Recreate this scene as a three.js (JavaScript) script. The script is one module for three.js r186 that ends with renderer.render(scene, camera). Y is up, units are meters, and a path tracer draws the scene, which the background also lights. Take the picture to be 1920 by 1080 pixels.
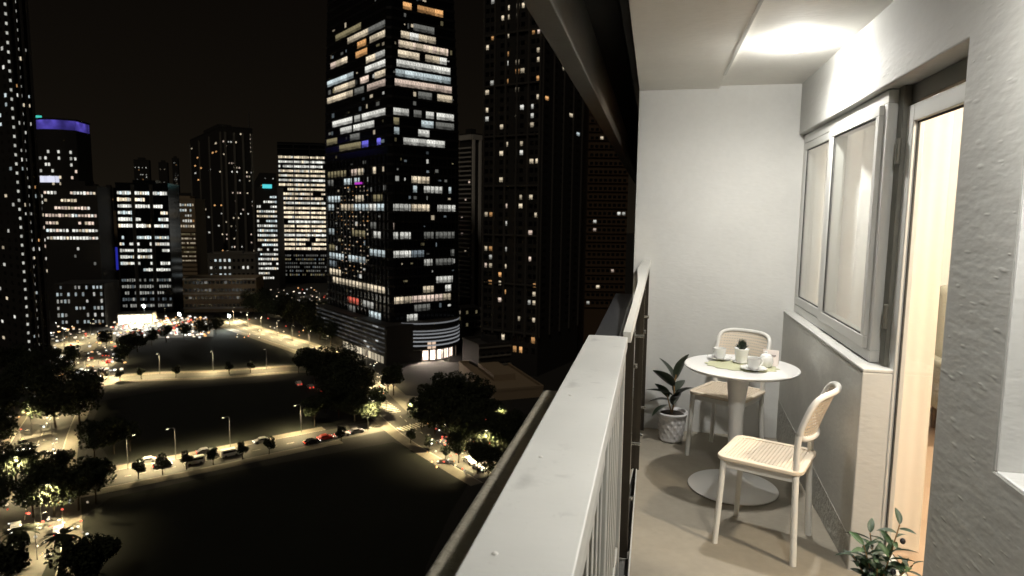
import * as THREE from 'three';
import { mergeGeometries, mergeVertices } from 'three/addons/utils/BufferGeometryUtils.js';
import { RoundedBoxGeometry } from 'three/addons/geometries/RoundedBoxGeometry.js';

// ------------------------------------------------------------------ camera, sky, exposure
const V3 = THREE.Vector3, PI = Math.PI;
const EYE = 1.65, Y0 = 64.35;                       // eye above the balcony floor; balcony floor above the street
const FPX = 1222;                                   // focal length in pixels of the 1920 x 1080 photograph
const vIn = new V3(268, 134, -FPX).normalize(), vUp = new V3(140, 10860, FPX).normalize();
vUp.addScaledVector(vIn, -vUp.dot(vIn)).normalize();
const vRight = new V3().crossVectors(vIn, vUp);
const CAMROT = new THREE.Matrix4().set(vRight.x, vRight.y, vRight.z, 0, vUp.x, vUp.y, vUp.z, 0, -vIn.x, -vIn.y, -vIn.z, 0, 0, 0, 0, 1);

const scene = new THREE.Scene();
const camera = new THREE.PerspectiveCamera(2 * Math.atan(540 / FPX) * 180 / PI, 16 / 9, 0.05, 6000);
camera.position.set(0, Y0 + EYE, 0);
camera.quaternion.setFromRotationMatrix(CAMROT);
camera.focus = 3.1;
camera.userData.fStop = 5.0;
scene.add(camera);

const renderer = new THREE.WebGLRenderer({ antialias: true });
renderer.setSize(1024, 576);
renderer.toneMapping = THREE.LinearToneMapping;
renderer.toneMappingExposure = 1.0;
renderer.shadowMap.enabled = true;

function nightSky() {                               // black sky with a faint amber city glow towards the horizon
  const w = 128, h = 128, d = new Float32Array(w * h * 4);
  for (let j = 0; j < h; j++) {
    const el = ((j + 0.5) / h - 0.5) * 180, t = Math.exp(-Math.max(el, 0) / 12);
    for (let i = 0; i < w; i++) d.set([0.0016 + 0.0078 * t, 0.0012 + 0.0060 * t, 0.0010 + 0.0036 * t, 1], (j * w + i) * 4);
  }
  const t = new THREE.DataTexture(d, w, h, THREE.RGBAFormat, THREE.FloatType);
  t.mapping = THREE.EquirectangularReflectionMapping; t.magFilter = t.minFilter = THREE.LinearFilter; t.needsUpdate = true;
  return t;
}
scene.background = nightSky();
scene.environment = scene.background;
const facadeFill = new THREE.DirectionalLight(new THREE.Color(1, 0.86, 0.68), 0.30);  // unseen warm fill, added to bring out the dark facades
facadeFill.position.set(30, 560, 240); facadeFill.target.position.set(0, 0, -200); facadeFill.castShadow = true; facadeFill.shadow.radius = 8;
Object.assign(facadeFill.shadow.camera, { left: -500, right: 500, top: 500, bottom: -500, near: 1, far: 1500 });
scene.add(facadeFill, facadeFill.target);

// ------------------------------------------------------------------ helpers
let seed = 7;
const rnd = () => { seed = (seed + 0x6d2b79f5) | 0; let t = Math.imul(seed ^ (seed >>> 15), 1 | seed); t = (t + Math.imul(t ^ (t >>> 7), 61 | t)) ^ t; return ((t ^ (t >>> 14)) >>> 0) / 4294967296; };
const rr = (a, b) => a + (b - a) * rnd();
const pick = (a) => a[Math.floor(rnd() * a.length)];
const taken = {};
function numbered(n) { const k = taken[n] = (taken[n] ?? -1) + 1; return k ? `${n}_${String(k).padStart(3, '0')}` : n; }
function tag(o, label, category, group, kind) {
  if (label) o.userData.label = label; if (category) o.userData.category = category;
  if (group) o.userData.group = group; if (kind) o.userData.kind = kind;
  return o;
}
function thing(name, label, category, p = [0, 0, 0], turn = 0, group) {
  const o = new THREE.Group(); o.name = numbered(name); o.position.set(...p); o.rotation.y = turn; scene.add(o);
  return tag(o, label, category, group);
}
function obj(name, g, m, parent = scene, kind) {
  if (Array.isArray(g)) g = mergeGeometries(g.map((x) => { x = x.index ? x.toNonIndexed() : x; for (const k of Object.keys(x.attributes)) if (!['position', 'normal', 'uv', 'color'].includes(k)) x.deleteAttribute(k); return x; }));
  const o = new THREE.Mesh(g, m); o.name = parent === scene ? numbered(name) : name; o.castShadow = o.receiveShadow = true; parent.add(o);
  if (kind) o.userData.kind = kind;
  return o;
}
const struct = (name, g, m, y = 0) => { const o = obj(name, g, m, scene, 'structure'); o.position.y = y; return o; };
function dup(root, p, turn, label, group) {
  const r = root.clone(); r.name = numbered(root.name.replace(/_\d{3}$/, '')); r.userData = { ...root.userData }; scene.add(r); r.position.set(...p); r.rotation.set(0, turn, 0);
  if (label) r.userData.label = label; if (group) r.userData.group = group;
  return r;
}
function metreUV(g) {                               // box projection of the uv in metres
  const p = g.attributes.position, n = g.attributes.normal, uv = new Float32Array(p.count * 2);
  for (let i = 0; i < p.count; i++) {
    const ax = Math.abs(n.getX(i)), ay = Math.abs(n.getY(i)), az = Math.abs(n.getZ(i));
    if (ay >= ax && ay >= az) uv.set([p.getX(i), p.getZ(i)], i * 2); else if (ax >= az) uv.set([p.getZ(i), p.getY(i)], i * 2); else uv.set([p.getX(i), p.getY(i)], i * 2);
  }
  g.setAttribute('uv', new THREE.BufferAttribute(uv, 2)); return g;
}
// box between two corners, edges rounded by r when given
function bx(x0, y0, z0, x1, y1, z1, r = 0) {
  const w = Math.abs(x1 - x0), h = Math.abs(y1 - y0), d = Math.abs(z1 - z0);
  let g = r ? new RoundedBoxGeometry(w, h, d, 2, Math.min(r, w / 2.01, h / 2.01, d / 2.01)) : new THREE.BoxGeometry(w, h, d);
  if (g.index) g = g.toNonIndexed();
  g.translate((x0 + x1) / 2, (y0 + y1) / 2, (z0 + z1) / 2); return metreUV(g);
}
function tube(pts, r, seg = 24, rad = 10, closed = false) { return new THREE.TubeGeometry(new THREE.CatmullRomCurve3(pts.map((p) => new V3(...p)), closed, 'centripetal'), seg, r, rad, closed); }
function rod(a, b, r0, r1 = r0, n = 12) {
  const A = new V3(...a), B = new V3(...b), g = new THREE.CylinderGeometry(r1, r0, A.distanceTo(B), n);
  g.applyQuaternion(new THREE.Quaternion().setFromUnitVectors(new V3(0, 1, 0), B.clone().sub(A).normalize())); g.translate((A.x + B.x) / 2, (A.y + B.y) / 2, (A.z + B.z) / 2); return g;
}
const lathe = (pts, n = 48) => new THREE.LatheGeometry(pts.map((p) => new THREE.Vector2(...p)), n);
// pixel of the photograph -> direction; to the ground; to a horizontal distance
function ray(x, y) { const c = new V3((x - 960) / FPX, -(y - 540) / FPX, -1); return c.applyMatrix4(CAMROT); }
function ground(x, y, h = 0) { const d = ray(x, y), t = -(Y0 + EYE - h) / d.y; return [d.x * t, d.z * t]; }
function bearing(x) { const d = ray(x, 402), l = Math.hypot(d.x, d.z); return [d.x / l, d.z / l]; }
function heightAt(x, y, D) { const d = ray(x, y); return Y0 + EYE + d.y * D / Math.hypot(d.x, d.z); }

// ------------------------------------------------------------------ textures
function noiseField(n, base, oct, gain = 0.5, sd = 1) {   // tileable value noise in 0..1
  const out = new Float32Array(n * n); let amp = 1, tot = 0, s = sd * 9781;
  const hash = (i, j, o) => { let h = Math.imul(i, 374761393) + Math.imul(j, 668265263) + Math.imul(o + s, 2147483647 ^ 61); h = Math.imul(h ^ (h >>> 13), 1274126177); return ((h ^ (h >>> 16)) >>> 0) / 4294967296; };
  for (let o = 0, f = base; o < oct; o++, f *= 2, amp *= gain) {
    tot += amp;
    for (let j = 0; j < n; j++) for (let i = 0; i < n; i++) {
      const x = i / n * f, y = j / n * f, xi = Math.floor(x), yi = Math.floor(y); let u = x - xi, v = y - yi; u = u * u * (3 - 2 * u); v = v * v * (3 - 2 * v);
      const a = hash(xi % f, yi % f, o), b = hash((xi + 1) % f, yi % f, o), c = hash(xi % f, (yi + 1) % f, o), d = hash((xi + 1) % f, (yi + 1) % f, o);
      out[j * n + i] += amp * (a + (b - a) * u + (c - a) * v + (a - b - c + d) * u * v);
    }
  }
  for (let k = 0; k < out.length; k++) out[k] /= tot;
  return out;
}
function tex(n, f, rep, srgb) {
  const d = new Uint8Array(n * n * 4);
  for (let k = 0; k < n * n; k++) { const c = f(k, k % n, Math.floor(k / n)); d.set([c[0], c[1] ?? c[0], c[2] ?? c[0]].map((v) => Math.max(0, Math.min(255, Math.round(v * 255)))), k * 4); d[k * 4 + 3] = 255; }
  const t = new THREE.DataTexture(d, n, n); t.wrapS = t.wrapT = THREE.RepeatWrapping; t.magFilter = THREE.LinearFilter; t.minFilter = THREE.LinearMipmapLinearFilter; t.generateMipmaps = true; t.repeat.set(rep, rep); if (srgb) t.colorSpace = THREE.SRGBColorSpace; t.needsUpdate = true; return t;
}
const nA = noiseField(512, 4, 7, 0.55, 1), nB = noiseField(512, 24, 4, 0.5, 2), nC = noiseField(512, 3, 4, 0.5, 3), nD = noiseField(512, 64, 3, 0.5, 4);
// stucco relief: fine grain, dimples and sparse blobs
const blobs = new Float32Array(512 * 512);
for (let k = 0; k < 300; k++) {
  const cx = rr(0, 512), cy = rr(0, 512), r = rr(1.6, 4.6), a = rr(0.2, 1), st = rr(0.7, 1.8);
  for (let j = -14; j <= 14; j++) for (let i = -24; i <= 24; i++) { const q = (i / st) ** 2 + j * j, v = a * Math.max(0, 1 - q / (r * r)); const x = (Math.floor(cx + i) + 512) % 512, y = (Math.floor(cy + j) + 512) % 512; blobs[y * 512 + x] = Math.max(blobs[y * 512 + x], v); }
}
const stuccoBump = tex(512, (k) => [0.30 * nB[k] + 0.18 * nD[k] + 0.16 * nA[k] + 0.19 * blobs[k]], 1 / 0.9); stuccoBump.repeat.set(1 / 2.6, 1 / 0.9);
const roughBump = tex(512, (k) => [0.55 * nB[k] + 0.45 * nA[k]], 1 / 0.5);
const fineBump = tex(512, (k) => [0.4 * nD[k] + 0.6 * nA[k]], 1 / 1.1); fineBump.repeat.set(1 / 2.2, 1 / 0.9);
const mottle = (lo, hi, rep) => tex(512, (k) => [lo + (hi - lo) * (0.55 * nC[k] + 0.3 * nA[k] + 0.15 * nD[k])], rep, true);
const lightMottle = mottle(0.86, 1.0, 1 / 1.7), dirtyMottle = mottle(0.72, 1.0, 1 / 1.3), floorMottle = mottle(0.70, 1.06, 1 / 1.9), capMottle = tex(512, (k) => [0.90 + 0.10 * nC[k] - 0.26 * Math.max(0, nA[k] - 0.58) * 4 - 0.10 * Math.max(0, nD[k] - 0.8) * 4], 1 / 0.8, true), roughMap = tex(512, (k) => [0.35 + 0.5 * nC[k]], 1 / 1.2);

const S = (r, g, b, o = {}) => new THREE.MeshStandardMaterial({ color: new THREE.Color(r, g, b), roughness: 0.7, ...o });
const P = (r, g, b, o = {}) => new THREE.MeshPhysicalMaterial({ color: new THREE.Color(r, g, b), roughness: 0.5, ...o });
const M = {
  backWall: S(0.74, 0.735, 0.705, { map: lightMottle, bumpMap: fineBump, bumpScale: 0.0018, roughness: 0.72 }),
  ceiling: S(0.90, 0.885, 0.83, { map: lightMottle, bumpMap: fineBump, bumpScale: 0.003, roughness: 0.85 }),
  stucco: S(0.56, 0.555, 0.525, { map: lightMottle, bumpMap: stuccoBump, bumpScale: 0.0052, roughness: 0.75 }),
  beam: S(0.60, 0.595, 0.57, { map: lightMottle, bumpMap: stuccoBump, bumpScale: 0.0026, roughness: 0.72 }),
  lowWall: S(0.74, 0.735, 0.69, { map: dirtyMottle, bumpMap: fineBump, bumpScale: 0.0015, roughness: 0.85 }),
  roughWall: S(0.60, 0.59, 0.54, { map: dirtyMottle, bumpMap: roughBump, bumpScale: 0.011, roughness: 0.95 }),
  reveal: S(0.62, 0.615, 0.585, { map: lightMottle, bumpMap: fineBump, bumpScale: 0.0022, roughness: 0.7 }),
  nearReveal: S(0.85, 0.845, 0.82, { map: lightMottle, bumpMap: fineBump, bumpScale: 0.002, roughness: 0.6 }),
  floor: S(0.37, 0.33, 0.262, { map: floorMottle, roughnessMap: roughMap, roughness: 0.9, bumpMap: fineBump, bumpScale: 0.0012 }),
  capWhite: S(0.74, 0.735, 0.695, { map: capMottle, roughness: 0.42, bumpMap: fineBump, bumpScale: 0.0008 }),
  railWhite: S(0.55, 0.545, 0.51, { roughness: 0.45 }),
  concrete: S(0.42, 0.38, 0.29, { map: dirtyMottle, bumpMap: roughBump, bumpScale: 0.012, roughness: 0.95 }),
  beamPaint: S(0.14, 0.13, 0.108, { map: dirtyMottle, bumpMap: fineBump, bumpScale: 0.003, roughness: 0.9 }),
  gutter: S(0.16, 0.155, 0.14, { map: dirtyMottle, bumpMap: roughBump, bumpScale: 0.004, roughness: 0.7 }),
  bronze: S(0.045, 0.038, 0.028, { roughness: 0.35, metalness: 0.5 }),
  darkMetal: S(0.035, 0.035, 0.037, { roughness: 0.4, map: lightMottle }),
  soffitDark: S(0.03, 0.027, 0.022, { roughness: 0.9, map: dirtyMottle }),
  chrome: S(0.75, 0.74, 0.7, { roughness: 0.18, metalness: 1 }),
  alu: S(0.60, 0.597, 0.57, { roughness: 0.38, metalness: 0.15 }),
  aluDark: S(0.17, 0.165, 0.14, { roughness: 0.5, metalness: 0.3 }),
  rubber: S(0.03, 0.029, 0.027, { roughness: 0.8 }),
  glass: P(0.96, 0.97, 0.96, { roughness: 0.02, transmission: 1, thickness: 0, ior: 1.5 }),
  doorCurtain: P(0.86, 0.79, 0.68, { roughness: 0.95, transmission: 0.2, thickness: 0 }),
  doorGlass: P(0.97, 0.975, 0.97, { roughness: 0.02, transmission: 1, thickness: 0, ior: 1.5, specularIntensity: 0.3 }),
  smoke: P(0.30, 0.28, 0.25, { roughness: 0.03, transmission: 1, thickness: 0, ior: 1.5 }),
  curtain: P(0.90, 0.895, 0.885, { roughness: 0.95, transmission: 0.2, thickness: 0 }),
  chairWhite: P(0.80, 0.78, 0.73, { roughness: 0.32, clearcoat: 0.2 }),
  tableWhite: P(0.84, 0.83, 0.81, { roughness: 0.28, clearcoat: 0.35 }),
  cane: S(0.78, 0.67, 0.53, { roughness: 0.6 }),
  china: P(0.86, 0.86, 0.84, { roughness: 0.12, clearcoat: 0.7 }),
  potWhite: P(0.80, 0.78, 0.78, { roughness: 0.25, clearcoat: 0.4 }),
  soil: S(0.03, 0.022, 0.015, { roughness: 1, bumpMap: roughBump, bumpScale: 0.01 }),
  mat: S(0.50, 0.50, 0.33, { roughness: 0.8 }),
  card: S(0.85, 0.76, 0.70, { roughness: 0.7 }),
  ink: S(0.25, 0.2, 0.2, { roughness: 0.8 }),
  coffee: S(0.05, 0.025, 0.012, { roughness: 0.15 }),
  darkLeaf: P(0.022, 0.032, 0.018, { roughness: 0.3, clearcoat: 0.25, side: THREE.DoubleSide }),
  oliveLeaf: P(0.035, 0.085, 0.022, { roughness: 0.55, side: THREE.DoubleSide, transmission: 0.12, thickness: 0 }),
  oliveLeafDark: P(0.014, 0.036, 0.014, { roughness: 0.5, side: THREE.DoubleSide }),
  twig: S(0.28, 0.17, 0.07, { roughness: 0.8 }),
  oliveFruit: P(0.012, 0.013, 0.018, { roughness: 0.25, clearcoat: 0.4 }),
  cream: S(0.84, 0.77, 0.67, { roughness: 0.8, map: lightMottle }),
  wood: S(0.52, 0.36, 0.23, { roughness: 0.35 }),
  woodDark: S(0.09, 0.05, 0.025, { roughness: 0.5 }),
  cushion: S(0.28, 0.26, 0.19, { roughness: 0.95, bumpMap: fineBump, bumpScale: 0.003 }),
};
const emit = (r, g, b, k) => new THREE.MeshStandardMaterial({ color: 0x222222, emissive: new THREE.Color(r, g, b), emissiveIntensity: k, roughness: 0.6 });

// ------------------------------------------------------------------ the balcony: structure
struct('balcony_floor', bx(-0.055, -0.18, -5.08, 1.12, 0, 1.6), M.floor, Y0);
struct('balcony_drain', [bx(-0.30, -0.20, -5.08, -0.062, -0.07, 1.6)], M.gutter, Y0);
tag(obj('floor_edge_trim', bx(-0.0615, -0.069, -5.07, -0.0555, 0.006, 1.6), M.alu), 'bright metal strip along the outer edge of the balcony floor', 'edge trim').position.y = Y0;
struct('back_wall', bx(-0.148, -0.06, -5.24, 1.3, 2.62, -5.083, 0.006), M.backWall, Y0);

// facade wall: one sheet with the tall opening for window and door and the opening for the near window
{
  const s = new THREE.Shape(), q = (z, y) => [-z, y];
  s.moveTo(...q(2, 0)); s.lineTo(...q(2, 2.62)); s.lineTo(...q(-5.08, 2.62)); s.lineTo(...q(-5.08, 2.245)); s.lineTo(...q(-2.485, 2.245)); s.lineTo(...q(-2.485, 0)); s.closePath();
  const hole = new THREE.Path(); hole.moveTo(...q(-2.075, 0.93)); hole.lineTo(...q(-2.075, 2.2)); hole.lineTo(...q(-0.9, 2.2)); hole.lineTo(...q(-0.9, 0.93)); hole.closePath(); s.holes.push(hole);
  const g = new THREE.ExtrudeGeometry(s, { depth: 0.22, bevelEnabled: true, bevelSize: 0.006, bevelThickness: 0.006, bevelSegments: 2, bevelOffset: -0.006 });
  g.applyMatrix4(new THREE.Matrix4().makeBasis(new V3(0, 0, -1), new V3(0, 1, 0), new V3(1, 0, 0)).setPosition(0.992, 0, 0));
  struct('facade_wall', metreUV(g), M.stucco, Y0);
}
// low wall under the window, its bare pier end towards the door
{ // smooth plaster above, a rough band along the foot, its sloped top edge shaped to a shadow line
  const prof = (y) => { const sh = new THREE.Shape(); y.forEach(([z, h], k) => k ? sh.lineTo(-z, h) : sh.moveTo(-z, h)); sh.closePath(); return sh; };
  const ex = (sh, X) => { const g = new THREE.ExtrudeGeometry(sh, { depth: 1.085 - X, bevelEnabled: false }); g.applyMatrix4(new THREE.Matrix4().makeBasis(new V3(0, 0, -1), new V3(0, 1, 0), new V3(1, 0, 0)).setPosition(X, 0, 0)); return metreUV(g); };
  struct('low_wall', ex(prof([[-3.21, 0.15], [-3.21, 0.955], [-5.083, 0.955], [-5.083, 0.30]]), 0.955), M.lowWall, Y0);
  struct('low_wall_shadow_band', ex(prof([[-3.21, -0.02], [-3.21, 0.1495], [-5.083, 0.2995], [-5.083, -0.02]]), 0.9535), M.roughWall, Y0);
}
struct('low_wall_pier', bx(0.951, -0.02, -3.2095, 1.088, 0.9555, -3.19, 0.006), M.reveal, Y0);
struct('window_ledge', bx(0.952, 0.956, -5.083, 1.085, 0.972, -3.19, 0.005), M.reveal, Y0);

// ceiling: two boards at slightly different heights, the outer recess and edge beam of the slab above
struct('ceiling', [bx(0.425, 2.60, -5.083, 1.2, 2.66, 1.6)], M.ceiling, Y0);
struct('ceiling_outer_board', [bx(-0.146, 2.581, -5.083, 0.4245, 2.66, 1.6, 0.004)], M.ceiling, Y0);
struct('ceiling_crack_filler', [bx(0.405, 2.5795, -4.62, 0.4235, 2.5825, 1.6)], M.reveal, Y0);
struct('slab_recess', [bx(-0.47, 2.95, -26, -0.15, 3.1, 1.6), bx(-0.20, 2.665, -26, -0.15, 2.948, 1.6)], M.soffitDark, Y0);  // shade of the recess is put into its dark colour
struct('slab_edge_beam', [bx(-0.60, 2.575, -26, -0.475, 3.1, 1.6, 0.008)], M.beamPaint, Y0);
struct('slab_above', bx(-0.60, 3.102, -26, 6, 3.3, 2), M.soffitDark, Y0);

// room behind door and window
struct('room_floor', bx(1.225, -0.1, -7.5, 5.5, -0.01, 1), M.wood, Y0);
struct('room_ceiling', bx(1.225, 2.665, -7.5, 5.5, 2.75, 1), M.cream, Y0);
struct('room_wall', [bx(1.2255, -0.01, -6.7, 5.5, 2.66, -6.6), bx(5.5, -0.01, -7.6, 5.6, 2.66, 1), bx(1.2255, -0.01, 1, 5.6, 2.66, 1.1)], M.cream, Y0);

// ------------------------------------------------------------------ balcony lamps
function downlight(x, z, y, k, label) {
  const t = thing('ceiling_lamp', label, 'lamp', [x, Y0 + y, z], 0, 'lamps under the balcony ceiling');
  obj('lamp_lens', lathe([[0.0001, -0.05], [0.025, -0.049], [0.045, -0.043], [0.056, -0.031], [0.061, -0.015], [0.062, -0.001], [0.0001, -0.001]]), emit(1, 0.98, 0.94, 6), t);
  const c = new THREE.Color(1, 0.975, 0.915);
  const l = new THREE.SpotLight(c, k * 0.82, 0, 1.52, 0.8); l.name = 'lamp_light'; l.position.set(x, Y0 + y - 0.02, z); l.target.position.set(x, Y0, z); l.castShadow = true; l.shadow.radius = 2.5; scene.add(l, l.target);
  const g = new THREE.PointLight(c, k * 0.14); g.name = 'lamp_glow'; g.position.set(x, Y0 + y - 0.047, z); g.castShadow = true; g.shadow.radius = 0.5; scene.add(g);
  return t;
}
downlight(0.72, -3.90, 2.599, 11.2, 'round glowing lamp set in the balcony ceiling above the table');
downlight(0.72, -1.60, 2.599, 9.6, 'round glowing lamp in the ceiling beside the nearest window');
for (const [x, z, k, c, label] of [[2.1, -2.1, 29, [1, 0.85, 0.66], 'round warm lamp on the room ceiling behind the door'], [2.5, -4.9, 20, [1, 0.92, 0.80], 'added unseen lamp on the room ceiling that backlights the two pane window']]) {  // second lamp is unseen, added to backlight the sheer curtain
  const t = thing('room_lamp', label, 'lamp', [x, Y0 + 2.664, z]);
  obj('lamp_lens', lathe([[0.0001, -0.06], [0.1, -0.055], [0.17, -0.03], [0.19, -0.001], [0.0001, -0.001]]), emit(...c, 3), t);
  const l = new THREE.PointLight(new THREE.Color(...c), k); l.name = 'room_light'; l.position.set(x, Y0 + 2.63, z); l.castShadow = true; l.shadow.radius = 5; scene.add(l);
}

// ------------------------------------------------------------------ railing
{
  const t = thing('balcony_railing', 'white flat topped balcony railing running beside the floor edge', 'railing', [-0.19, Y0, -1.2]);
  const sh = (g) => g.translate(0.19, 0, 1.2);
  obj('cap', sh(bx(-0.281, 1.045, -3.0, -0.102, 1.10, 1.2, 0.004)), M.capWhite, t);
  obj('bottom_rail', sh(bx(-0.165, 0.06, -2.94, -0.115, 0.11, 1.2, 0.004)), M.railWhite, t);
  obj('top_rail', sh(bx(-0.165, 0.93, -2.94, -0.115, 0.985, 1.2, 0.004)), M.railWhite, t);
  for (let k = 0; k < 4; k++) obj('post', sh(bx(-0.17, -0.07, -2.995 + k * 1.1, -0.108, 1.044, -2.935 + k * 1.1, 0.004)), M.railWhite, t);
  for (let z = -2.80; z < 0.6; z += 0.137) obj('baluster', sh(bx(-0.16, 0.111, z, -0.12, 0.929, z + 0.05, 0.003)), M.railWhite, t);
  for (const z of [-0.98, -1.42, -1.95]) { const g = lathe([[0.0001, 0.0025], [0.004, 0.002], [0.006, 0]], 14); g.translate(-0.235 + 0.19, 1.1005, z + 1.2); obj('screw_cap', g, M.chairWhite, t); }
}
{
  const t = thing('glass_railing', 'far railing with bronze posts, smoked glass and a thin white handrail', 'railing', [-0.08, Y0, -4.1]);
  const sh = (g) => g.translate(0.08, 0, 4.1);
  const hand = (z) => [-0.100 + (-3.0 - z) * 0.031, 1.105 + (-3.0 - z) * 0.094];
  { // handrail: a flat bar that rises to the wall and widens there
    const s = [], zs = [-2.99, -3.6, -4.2, -4.7, -5.08], w = [0.022, 0.022, 0.028, 0.06, 0.04];
    const pos = [], idx = [];
    zs.forEach((z, k) => { const [x, y] = hand(z), a = w[k]; for (const [dx, dy] of [[-a, 0.018], [0.014, 0.018], [0.014, -0.03], [-a, -0.03]]) pos.push(x + dx, y + dy, z); });
    for (let k = 0; k < zs.length - 1; k++) for (let e = 0; e < 4; e++) { const a = k * 4 + e, b = k * 4 + (e + 1) % 4, c = a + 4, d = b + 4; idx.push(a, b, d, a, d, c); }
    idx.push(0, 2, 1, 0, 3, 2, 16, 17, 18, 16, 18, 19);
    let g = new THREE.BufferGeometry(); g.setAttribute('position', new THREE.Float32BufferAttribute(pos, 3)); g.setIndex(idx); g = g.toNonIndexed(); g.computeVertexNormals(); metreUV(g);
    obj('handrail', sh(g), M.railWhite, t);
  }
  obj('outer_cap', sh(bx(-0.275, 1.0, -5.07, -0.15, 1.055, -3.003, 0.004)), M.darkMetal, t);
  for (const [x, z] of [[-0.1, -3.19], [-0.068, -4.22], [-0.05, -5.03]]) {
    const p = obj('post', sh(bx(x - 0.025, -0.062, z - 0.025, x + 0.025, hand(z)[1] - 0.03, z + 0.025, 0.003)), M.bronze, t);
    obj('base_plate', sh(bx(x - 0.034, -0.069, z - 0.04, x + 0.034, -0.055, z + 0.04, 0.002)), M.chrome, p);
  }
  for (const [x0, z0, x1, z1] of [[-0.098, -3.225, -0.074, -4.185], [-0.068, -4.255, -0.052, -4.995]]) {
    const g = new THREE.BoxGeometry(0.009, 0.96, Math.hypot(z1 - z0, x1 - x0)); g.rotateY(Math.atan2(x1 - x0, z1 - z0)); g.translate((x0 + x1) / 2, 0.55, (z0 + z1) / 2);
    obj('glass_panel', sh(g), M.smoke, t);
    for (const [y, f] of [[0.2, 0.06], [0.9, 0.06], [0.2, 0.94], [0.9, 0.94]]) {
      const c = new THREE.CylinderGeometry(0.011, 0.013, 0.05, 14); c.rotateZ(PI / 2); c.translate(x0 + (x1 - x0) * f + 0.012, y, z0 + (z1 - z0) * f);
      obj('standoff', sh(c), M.chrome, t);
    }
  }
}
{ const g = bx(-0.452, -1.2, -2.75, -0.300, 0.895, 1.4, 0.02); const o = obj('outer_parapet', g, M.concrete); o.position.y = Y0; tag(o, 'rough beige plaster parapet just outside the white railing', 'parapet'); }

// ------------------------------------------------------------------ window, door, near window
{
  const X = 1.05, t = thing('balcony_window', 'two pane aluminium window with pale curtains above the low wall', 'window', [X, Y0, -4.2]);
  const sh = (g) => g.translate(-X, 0, 4.2), y0 = 0.975, y1 = 2.238, z0 = -5.07, z1 = -3.335;
  obj('window_frame', [bx(X - 0.03, y0, z0, X + 0.05, y0 + 0.055, z1, 0.004), bx(X - 0.03, y1 - 0.06, z0, X + 0.05, y1, z1, 0.004), bx(X - 0.03, y0 + 0.0555, z0, X + 0.05, y1 - 0.0605, z0 + 0.05, 0.004), bx(X - 0.03, y0 + 0.0555, z1 - 0.05, X + 0.05, y1 - 0.0605, z1, 0.004)].map(sh), M.alu, t);
  obj('mullion', sh(bx(X - 0.045, y0 + 0.056, -4.31, X + 0.045, y1 - 0.061, -4.245, 0.006)), M.alu, t);
  const sash = (a, b, dx) => {
    const f = obj('sash', [bx(X - dx, y0 + 0.058, a, X + 0.02, y0 + 0.115, b, 0.004), bx(X - dx, y1 - 0.11, a, X + 0.02, y1 - 0.063, b, 0.004), bx(X - dx, y0 + 0.1155, a, X + 0.02, y1 - 0.1105, a + 0.045, 0.004), bx(X - dx, y0 + 0.1155, b - 0.045, X + 0.02, y1 - 0.1105, b, 0.004)].map(sh), M.alu, t);
    obj('gasket', [bx(X - dx + 0.006, y0 + 0.1155, a + 0.0455, X - dx + 0.018, y0 + 0.121, b - 0.0455), bx(X - dx + 0.006, y1 - 0.117, a + 0.0455, X - dx + 0.018, y1 - 0.111, b - 0.0455), bx(X - dx + 0.006, y0 + 0.1235, a + 0.0455, X - dx + 0.018, y1 - 0.1195, a + 0.05), bx(X - dx + 0.006, y0 + 0.1235, b - 0.05, X - dx + 0.018, y1 - 0.1195, b - 0.0455)].map(sh), M.rubber, f);
    obj('window_pane', sh(bx(X - dx + 0.009, y0 + 0.1235, a + 0.0505, X - dx + 0.014, y1 - 0.1195, b - 0.0505)), M.glass, f);
  };
  sash(z0 + 0.052, -4.312, 0.032); sash(-4.243, z1 - 0.052, 0.05);
}
function curtain(name, label, a, b, X, y0, y1, folds, amp, m) {
  const n = 160, rows = 6, g = new THREE.PlaneGeometry(1, 1, n, rows), p = g.attributes.position;
  for (let i = 0; i < p.count; i++) {
    const u = p.getX(i) + 0.5, v = p.getY(i) + 0.5, ph = u * folds * 2 * PI;
    p.setXYZ(i, X + amp * (Math.sin(ph + 0.6 * Math.sin(u * 9)) + 0.35 * Math.sin(2.3 * ph + 1)) * (1 - 0.25 * v), y0 + (y1 - y0) * v, a + (b - a) * u);
  }
  g.computeVertexNormals(); const o = obj(name, g, m); o.position.y = Y0; return tag(o, label, 'curtain');
}
curtain('sheer_curtain', 'pale sheer curtain in soft folds behind the two pane window', -5.05, -3.47, 1.16, 0.985, 2.6, 4.5, 0.03, M.curtain);
{ // cream curtain drawn back beside the door, hanging across the line of sight
  const n = 60, g = new THREE.PlaneGeometry(1, 1, n, 4), p = g.attributes.position; for (let i = 0; i < p.count; i++) { const u = p.getX(i) + 0.5, v = p.getY(i) + 0.5; p.setXYZ(i, 1.13 + 0.212 * u - 0.012 * v, 0.01 + 2.6 * v, -3.44 + 0.0015 * Math.sin(u * 22 + 0.6)); } g.computeVertexNormals();
  const o = obj('door_curtain', g, M.doorCurtain); o.position.y = Y0; tag(o, 'cream curtain drawn to the left behind the glass door', 'curtain');
}
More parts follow.
